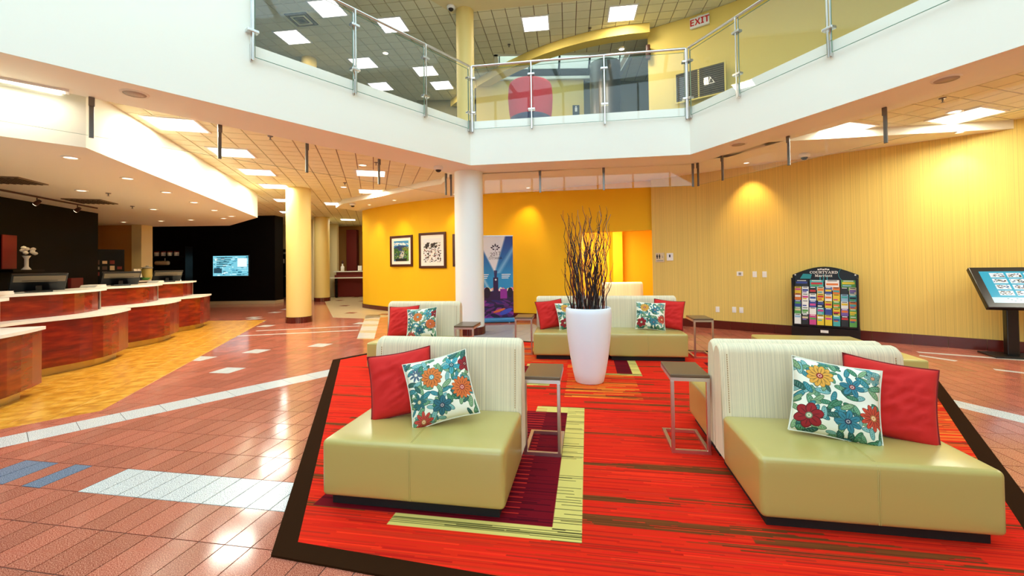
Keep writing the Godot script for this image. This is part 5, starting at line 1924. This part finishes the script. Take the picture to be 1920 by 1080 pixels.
	mb.lathe([Vector2(0, 0), Vector2(0.07, 0.0), Vector2(0.03, 0.06), Vector2(0.03, 0.2), Vector2(0.06, 0.26), Vector2(0, 0.26)], 12)
	obj("vase", mb, M.paper_white, fl)
	rng.seed = 9
	for k in 9:
		mb = MB.new()
		var c := Vector3(rng.randf_range(-0.09, 0.09), 0.30 + rng.randf() * 0.12, rng.randf_range(-0.09, 0.09))
		mb.lathe([Vector2(0, -0.035), Vector2(0.03, -0.02), Vector2(0.04, 0.0), Vector2(0.03, 0.02), Vector2(0, 0.035)], 8, c)
		obj("bloom", mb, M.paper_white, fl)
	var sh := thing("display_ledge", "dark ledge with a red back panel on the black wall", "shelf", Vector3(-9.12, 1.40, -7.9), 104.5)
	mb = MB.new()
	mb.box(Vector3(0, 0, 0), Vector3(0.7, 0.04, 0.3))
	obj("shelf_board", mb, M.dark_gloss, sh)
	mb = MB.new()
	mb.box(Vector3(-0.05, 0.35, -0.12), Vector3(0.3, 0.62, 0.02))
	obj("back_panel", mb, M.deep_red, sh)
	var rp := thing("red_divider", "glossy red upright divider behind the nearest monitor", "divider", Vector3(-8.95, 0.0, -8.75), 104.5)
	mb = MB.new()
	mb.rbox(Vector3(0, 0.62, 0), Vector3(0.34, 1.24, 0.06), 0.006)
	obj("board", mb, M.deep_red, rp)
	mb = MB.new()
	mb.box(Vector3(0, 0.03, 0), Vector3(0.4, 0.06, 0.2))
	obj("foot", mb, M.black_plastic, rp)
	# market niche with snacks
	var ni := thing("display_shelves", "dark display shelves in the niche left of the television", "shelves", Vector3(-12.6, 0, -15.6), 0)
	for y in [1.18, 1.52, 1.86]:
		mb = MB.new()
		mb.box(Vector3(0, y - 0.015, 0), Vector3(1.5, 0.03, 0.35))
		obj("shelf", mb, M.dark_gloss, ni)
	for s in [-1, 1]:
		mb = MB.new()
		mb.box(Vector3(s * 0.77, 1.1, 0), Vector3(0.04, 2.2, 0.36))
		obj("side_panel", mb, M.dark_gloss, ni)
	for k in 4:
		var c := thing("snack_jar", ["first", "second", "third", "last"][k] + " white jar from the left on the top niche shelf", "jar", Vector3(-12.95 + 0.24 * k, 1.86, -15.55), 0, "jars on the niche shelf")
		mb = MB.new()
		mb.lathe([Vector2(0, 0), Vector2(0.075, 0), Vector2(0.08, 0.1), Vector2(0.075, 0.14), Vector2(0, 0.14)], 12)
		obj("jar", mb, M.paper_white, c)
		mb = MB.new()
		mb.lathe([Vector2(0.078, 0.14), Vector2(0.078, 0.18), Vector2(0, 0.18)], 12)
		obj("lid", mb, M.deep_red, c)
	var pl := thing("model_boat", "pale elongated model on the middle niche shelf", "ornament", Vector3(-12.75, 1.52, -15.55), 0)
	mb = MB.new()
	mb.rbox(Vector3(0, 0.09, 0), Vector3(0.5, 0.16, 0.16), 0.06, 3)
	obj("hull", mb, M.sign_beige, pl)
	mb = MB.new()
	mb.tube([Vector3(0.1, 0.15, 0), Vector3(0.1, 0.27, 0)], 0.012, 6)
	obj("mast", mb, M.paper_white, pl)
	var bx := thing("snack_box", "white snack box on the lowest niche shelf", "box", Vector3(-12.7, 1.18, -15.55), 0)
	mb = MB.new()
	mb.rbox(Vector3(0, 0.08, 0), Vector3(0.55, 0.16, 0.18), 0.01)
	obj("carton", mb, M.paper_white, bx)
	mb = MB.new()
	mb.box(Vector3(0, 0.08, 0.091), Vector3(0.4, 0.06, 0.002))
	obj("print_band", mb, M.grey_plastic, bx)
	# television
	var tv := thing("wall_television", "wall television showing a pale blue map", "television", Vector3(-10.83, 1.48, -16.45), 0)
	mb = MB.new()
	mb.rbox(Vector3.ZERO, Vector3(1.44, 0.86, 0.06), 0.008)
	obj("bezel", mb, M.black_plastic, tv)
	var im := Image.create(200, 112, false, Image.FORMAT_RGB8)
	im.fill(c8(120, 196, 214))
	rng.seed = 21
	for k in 90: im.fill_rect(Rect2i(rng.randi() % 196, rng.randi() % 108, 4 + rng.randi() % 22, 2 + rng.randi() % 5), [c8(206, 236, 240), c8(70, 150, 180), c8(40, 110, 130), c8(160, 216, 226), c8(30, 70, 90)][k % 5])
	im.fill_rect(Rect2i(138, 14, 54, 48), c8(226, 242, 244))
	im.fill_rect(Rect2i(4, 70, 46, 26), c8(40, 70, 84))
	for k in 5: im.fill_rect(Rect2i(20, 8 + k * 12, 90 - k * 9, 4), c8(30, 60, 70))
	mb = MB.new()
	mb.quad(Vector3(-0.68, -0.385, 0.0305), Vector3(0.68, -0.385, 0.0305), Vector3(0.68, 0.385, 0.0305), Vector3(-0.68, 0.385, 0.0305))
	obj("screen", mb, img_mat("television_screen", im, 0.2, 1.1), tv)
	# exit door
	var d := frame("door_1", "black double exit door marked F1 behind the nearer cream column")
	mb = MB.new()
	mb.box(Vector3(-10.55, 1.12, -19.97), Vector3(1.9, 2.24, 0.06))
	obj("leaf", mb, M.dark_gloss, d)
	mb = MB.new()
	mb.box(Vector3(-10.7, 0.98, -19.9), Vector3(0.95, 0.05, 0.06))
	obj("push_bar", mb, M.steel, d)
	text(d, "lettering", "F1", 0.2, M.paper_white, Vector3(-10.75, 1.68, -19.935), "Droid Sans", 700)
	mb = MB.new()
	mb.box(Vector3(-10.75, 2.06, -19.935), Vector3(0.34, 0.09, 0.006))
	obj("name_plate", mb, M.grey_plastic, d)
	mb = MB.new()
	upright(mb, PackedVector2Array([Vector2(-10.34, 1.42), Vector2(-10.14, 1.42), Vector2(-10.18, 1.85)]), -19.94, -19.93)
	obj("glass_slot", mb, mat("slot_glass", c8(190, 200, 180), 0.15), d)
	exit_sign(Vector3(-10.28, 2.55, -19.95), 0, 0.42, 0.22, "far red and white exit sign above the black door")
	# bar at the far end
	var br := thing("bar_counter", "dark red bar counter with a white top beyond the far cream column", "bar counter", Vector3(-7.5, 0, -19.4), 0)
	mb = MB.new()
	mb.box(Vector3(0.6, 0.5, -0.35), Vector3(2.6, 1.0, 0.1))
	obj("front_panel", mb, M.deep_red, br)
	mb = MB.new()
	mb.rbox(Vector3(0.5, 0.88, 0.05), Vector3(2.8, 0.04, 0.6), 0.006)
	obj("low_top", mb, M.counter_white, br)
	mb = MB.new()
	mb.rbox(Vector3(0.6, 1.16, -0.4), Vector3(2.6, 0.04, 0.4), 0.006)
	obj("high_top", mb, M.counter_white, br)
	mb = MB.new()
	mb.box(Vector3(0.6, 1.02, -0.42), Vector3(2.5, 0.24, 0.1))
	obj("upper_panel", mb, M.deep_red, br)
	for x in [-0.78, -0.4]:
		mb = MB.new()
		mb.box(Vector3(x, 0.43, 0.22), Vector3(0.09, 0.86, 0.09))
		obj("leg", mb, M.dark_gloss, br)
	for a in [["white_bottle", "white dispenser bottle on the bar top", -0.35], ["white_card", "white card standing on the bar top", 0.45]]:
		var p := thing(a[0], a[1], "bottle" if a[0] == "white_bottle" else "card", Vector3(-7.5 + a[2], 1.18, -19.75))
		mb = MB.new()
		if a[0] == "white_bottle":
			mb.lathe([Vector2(0, 0), Vector2(0.08, 0), Vector2(0.08, 0.2), Vector2(0.03, 0.26), Vector2(0.03, 0.34), Vector2(0, 0.34)], 12)
			obj("body", mb, M.paper_white, p)
			mb = MB.new()
			mb.lathe([Vector2(0.035, 0.34), Vector2(0.06, 0.4), Vector2(0.02, 0.5), Vector2(0, 0.5)], 10)
			obj("cap", mb, M.frame_brown, p)
		else:
			mb.box(Vector3(0, 0.12, 0), Vector3(0.18, 0.24, 0.012), Basis(Vector3.RIGHT, -0.1))
			obj("sheet", mb, M.paper_white, p)
			mb = MB.new()
			mb.box(Vector3(0, 0.008, 0), Vector3(0.2, 0.016, 0.08))
			obj("foot", mb, M.grey_plastic, p)
	var wp := thing("wood_pier", "glossy red brown timber pier behind the bar", "pillar", Vector3(-7.55, 0, -21.2))
	mb = MB.new()
	mb.rbox(Vector3(0.35, 1.55, 0), Vector3(0.36, 3.1, 0.4), 0.01)
	obj("shaft", mb, M.cherry_wood, wp)
	mb = MB.new()
	mb.rbox(Vector3(-0.35, 1.6, 0.05), Vector3(0.5, 3.2, 0.3), 0.01)
	obj("side_panel", mb, M.deep_red, wp)
	var clk := thing("wall_disc", "dark round disc with a teal centre on the bar wall", "wall decoration", Vector3(-6.62, 1.9, -21.44))
	mb = MB.new()
	mb.tube([Vector3(0, 0, 0), Vector3(0, 0, 0.05)], 0.24, 24)
	obj("rim", mb, M.black_plastic, clk)
	mb = MB.new()
	mb.tube([Vector3(0.02, 0, 0.05), Vector3(0.02, 0, 0.056)], 0.12, 20)
	obj("face", mb, M.header_teal, clk)
	var pc := thing("washroom_plaque", "dark plaque with pale figures on the bar wall", "sign", Vector3(-6.1, 2.05, -21.45))
	mb = MB.new()
	mb.box(Vector3.ZERO, Vector3(0.44, 0.42, 0.03))
	obj("plate", mb, M.black_ink, pc)
	for s in [-1, 1]:
		mb = MB.new()
		mb.box(Vector3(s * 0.1, 0.04, 0.017), Vector3(0.09, 0.2, 0.004))
		obj("figure", mb, M.paper_white, pc)

func exit_sign(at: Vector3, turn: float, w: float, h: float, label: String):
	var t := thing("exit_sign", label, "exit sign", at, turn, "exit signs")
	var mb := MB.new()
	mb.rbox(Vector3.ZERO, Vector3(w, h, 0.06), 0.008)
	obj("housing", mb, M.white_plastic, t)
	text(t, "lettering", "EXIT", h * 0.62, M.exit_red, Vector3(0, 0, 0.031), "Droid Sans", 700, 0.004)
	mb = MB.new()
	mb.box(Vector3(0, h / 2 + 0.01, -0.01), Vector3(0.1, 0.02, 0.04))
	obj("bracket", mb, M.white_plastic, t)

# ---------- upper floor ----------
func upper_things():
	var ry := -37.0
	exit_sign(Vector3(4.22, 6.70, -9.34), ry, 0.40, 0.23, "white exit sign with red letters on the upper yellow wall")
	var g := thing("air_grille", "dark louvred return grille low on the upper yellow wall", "grille", Vector3(4.25, 5.30, -9.33), ry)
	g.position = Vector3(4.16, 5.30, -9.27)
	var mb := MB.new()
	mb.box(Vector3(0, 0, 0), Vector3(1.04, 0.66, 0.02))
	obj("backing", mb, M.vent_dark, g)
	mb = MB.new()
	for s in [-1, 1]:
		mb.box(Vector3(s * 0.51, 0, 0.012), Vector3(0.03, 0.68, 0.02))
		mb.box(Vector3(0, s * 0.33, 0.012), Vector3(1.0, 0.03, 0.02))
	mb.box(Vector3(-0.02, 0, 0.012), Vector3(0.03, 0.64, 0.02))
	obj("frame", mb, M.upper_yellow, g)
	for k in 14:
		mb = MB.new()
		mb.box(Vector3(0, -0.29 + 0.045 * k, 0.016), Vector3(0.99, 0.018, 0.016), Basis(Vector3.RIGHT, 0.5))
		obj("slat", mb, M.vent_metal, g)
	var ch := thing("barrel_chair", "high-backed red barrel chair seen from behind on the balcony", "chair", Vector3(0.45, DECK, -9.25), 8)
	mb = MB.new()
	# curved shell, open towards the lounge
	mb.smooth(true)
	var n := 24
	var rows := [[0.42, 0.44], [0.6, 0.47], [0.9, 0.49], [1.12, 0.475], [1.20, 0.45], [1.235, 0.41]]
	for i in rows.size() - 1:
		for k in n:
			var a0 := deg_to_rad(-10 + 200.0 * k / n)
			var a1 := deg_to_rad(-10 + 200.0 * (k + 1) / n)
			var f := func(a, r): return Vector3(cos(a) * r[1], r[0], sin(a) * r[1] * 0.85)
			mb.quad(f.call(a1, rows[i]), f.call(a0, rows[i]), f.call(a0, rows[i + 1]), f.call(a1, rows[i + 1]))
			var h := func(a, r): return Vector3(cos(a) * (r[1] - 0.09), r[0], sin(a) * (r[1] - 0.09) * 0.85)
			mb.quad(h.call(a0, rows[i]), h.call(a1, rows[i]), h.call(a1, rows[i + 1]), h.call(a0, rows[i + 1]))
			if i == rows.size() - 2:
				mb.quad(f.call(a1, rows[i + 1]), f.call(a0, rows[i + 1]), h.call(a0, rows[i + 1]), h.call(a1, rows[i + 1]))
	mb.smooth(false)
	obj("backrest", mb, M.red_chair_fabric, ch)
	mb = MB.new()
	mb.lathe([Vector2(0.0, 0.06), Vector2(0.36, 0.06), Vector2(0.42, 0.2), Vector2(0.45, 0.44), Vector2(0.40, 0.47), Vector2(0, 0.47)], 28)
	obj("seat_shell", mb, M.navy, ch)
	mb = MB.new()
	mb.lathe([Vector2(0.0, 0.0), Vector2(0.3, 0.0), Vector2(0.3, 0.02), Vector2(0.04, 0.04), Vector2(0.04, 0.08)], 20)
	obj("swivel_foot", mb, M.steel, ch)
	var sg := thing("washroom_plaque", "small dark washroom plaque on the upper lounge wall", "sign", Vector3(1.96, 5.92, -12.585))
	mb = MB.new()
	mb.box(Vector3.ZERO, Vector3(0.2, 0.33, 0.02))
	obj("plate", mb, M.black_ink, sg)
	mb = MB.new()
	mb.box(Vector3(0, 0.03, 0.011), Vector3(0.07, 0.12, 0.003))
	mb.box(Vector3(0, 0.115, 0.011), Vector3(0.04, 0.04, 0.003))
	obj("figure", mb, M.paper_white, sg)
	var ws := thing("sconce", "small dark wall lamp at the corner of the upper yellow wall", "wall lamp", Vector3(3.26, 6.30, -9.93), -20)
	mb = MB.new()
	mb.rbox(Vector3(0, 0, 0.05), Vector3(0.10, 0.34, 0.1), 0.02, 2)
	obj("housing", mb, M.frame_brown, ws)
	mb = MB.new()
	mb.box(Vector3(0, 0, 0.005), Vector3(0.12, 0.2, 0.01))
	obj("bracket", mb, M.black_plastic, ws)

func _ready():
	set_scene()
	materials()
	shell()
	inner_walls()
	structure_things()
	fittings()
	seating()
	right_side()
	left_pictures()
	reception()
	upper_things()
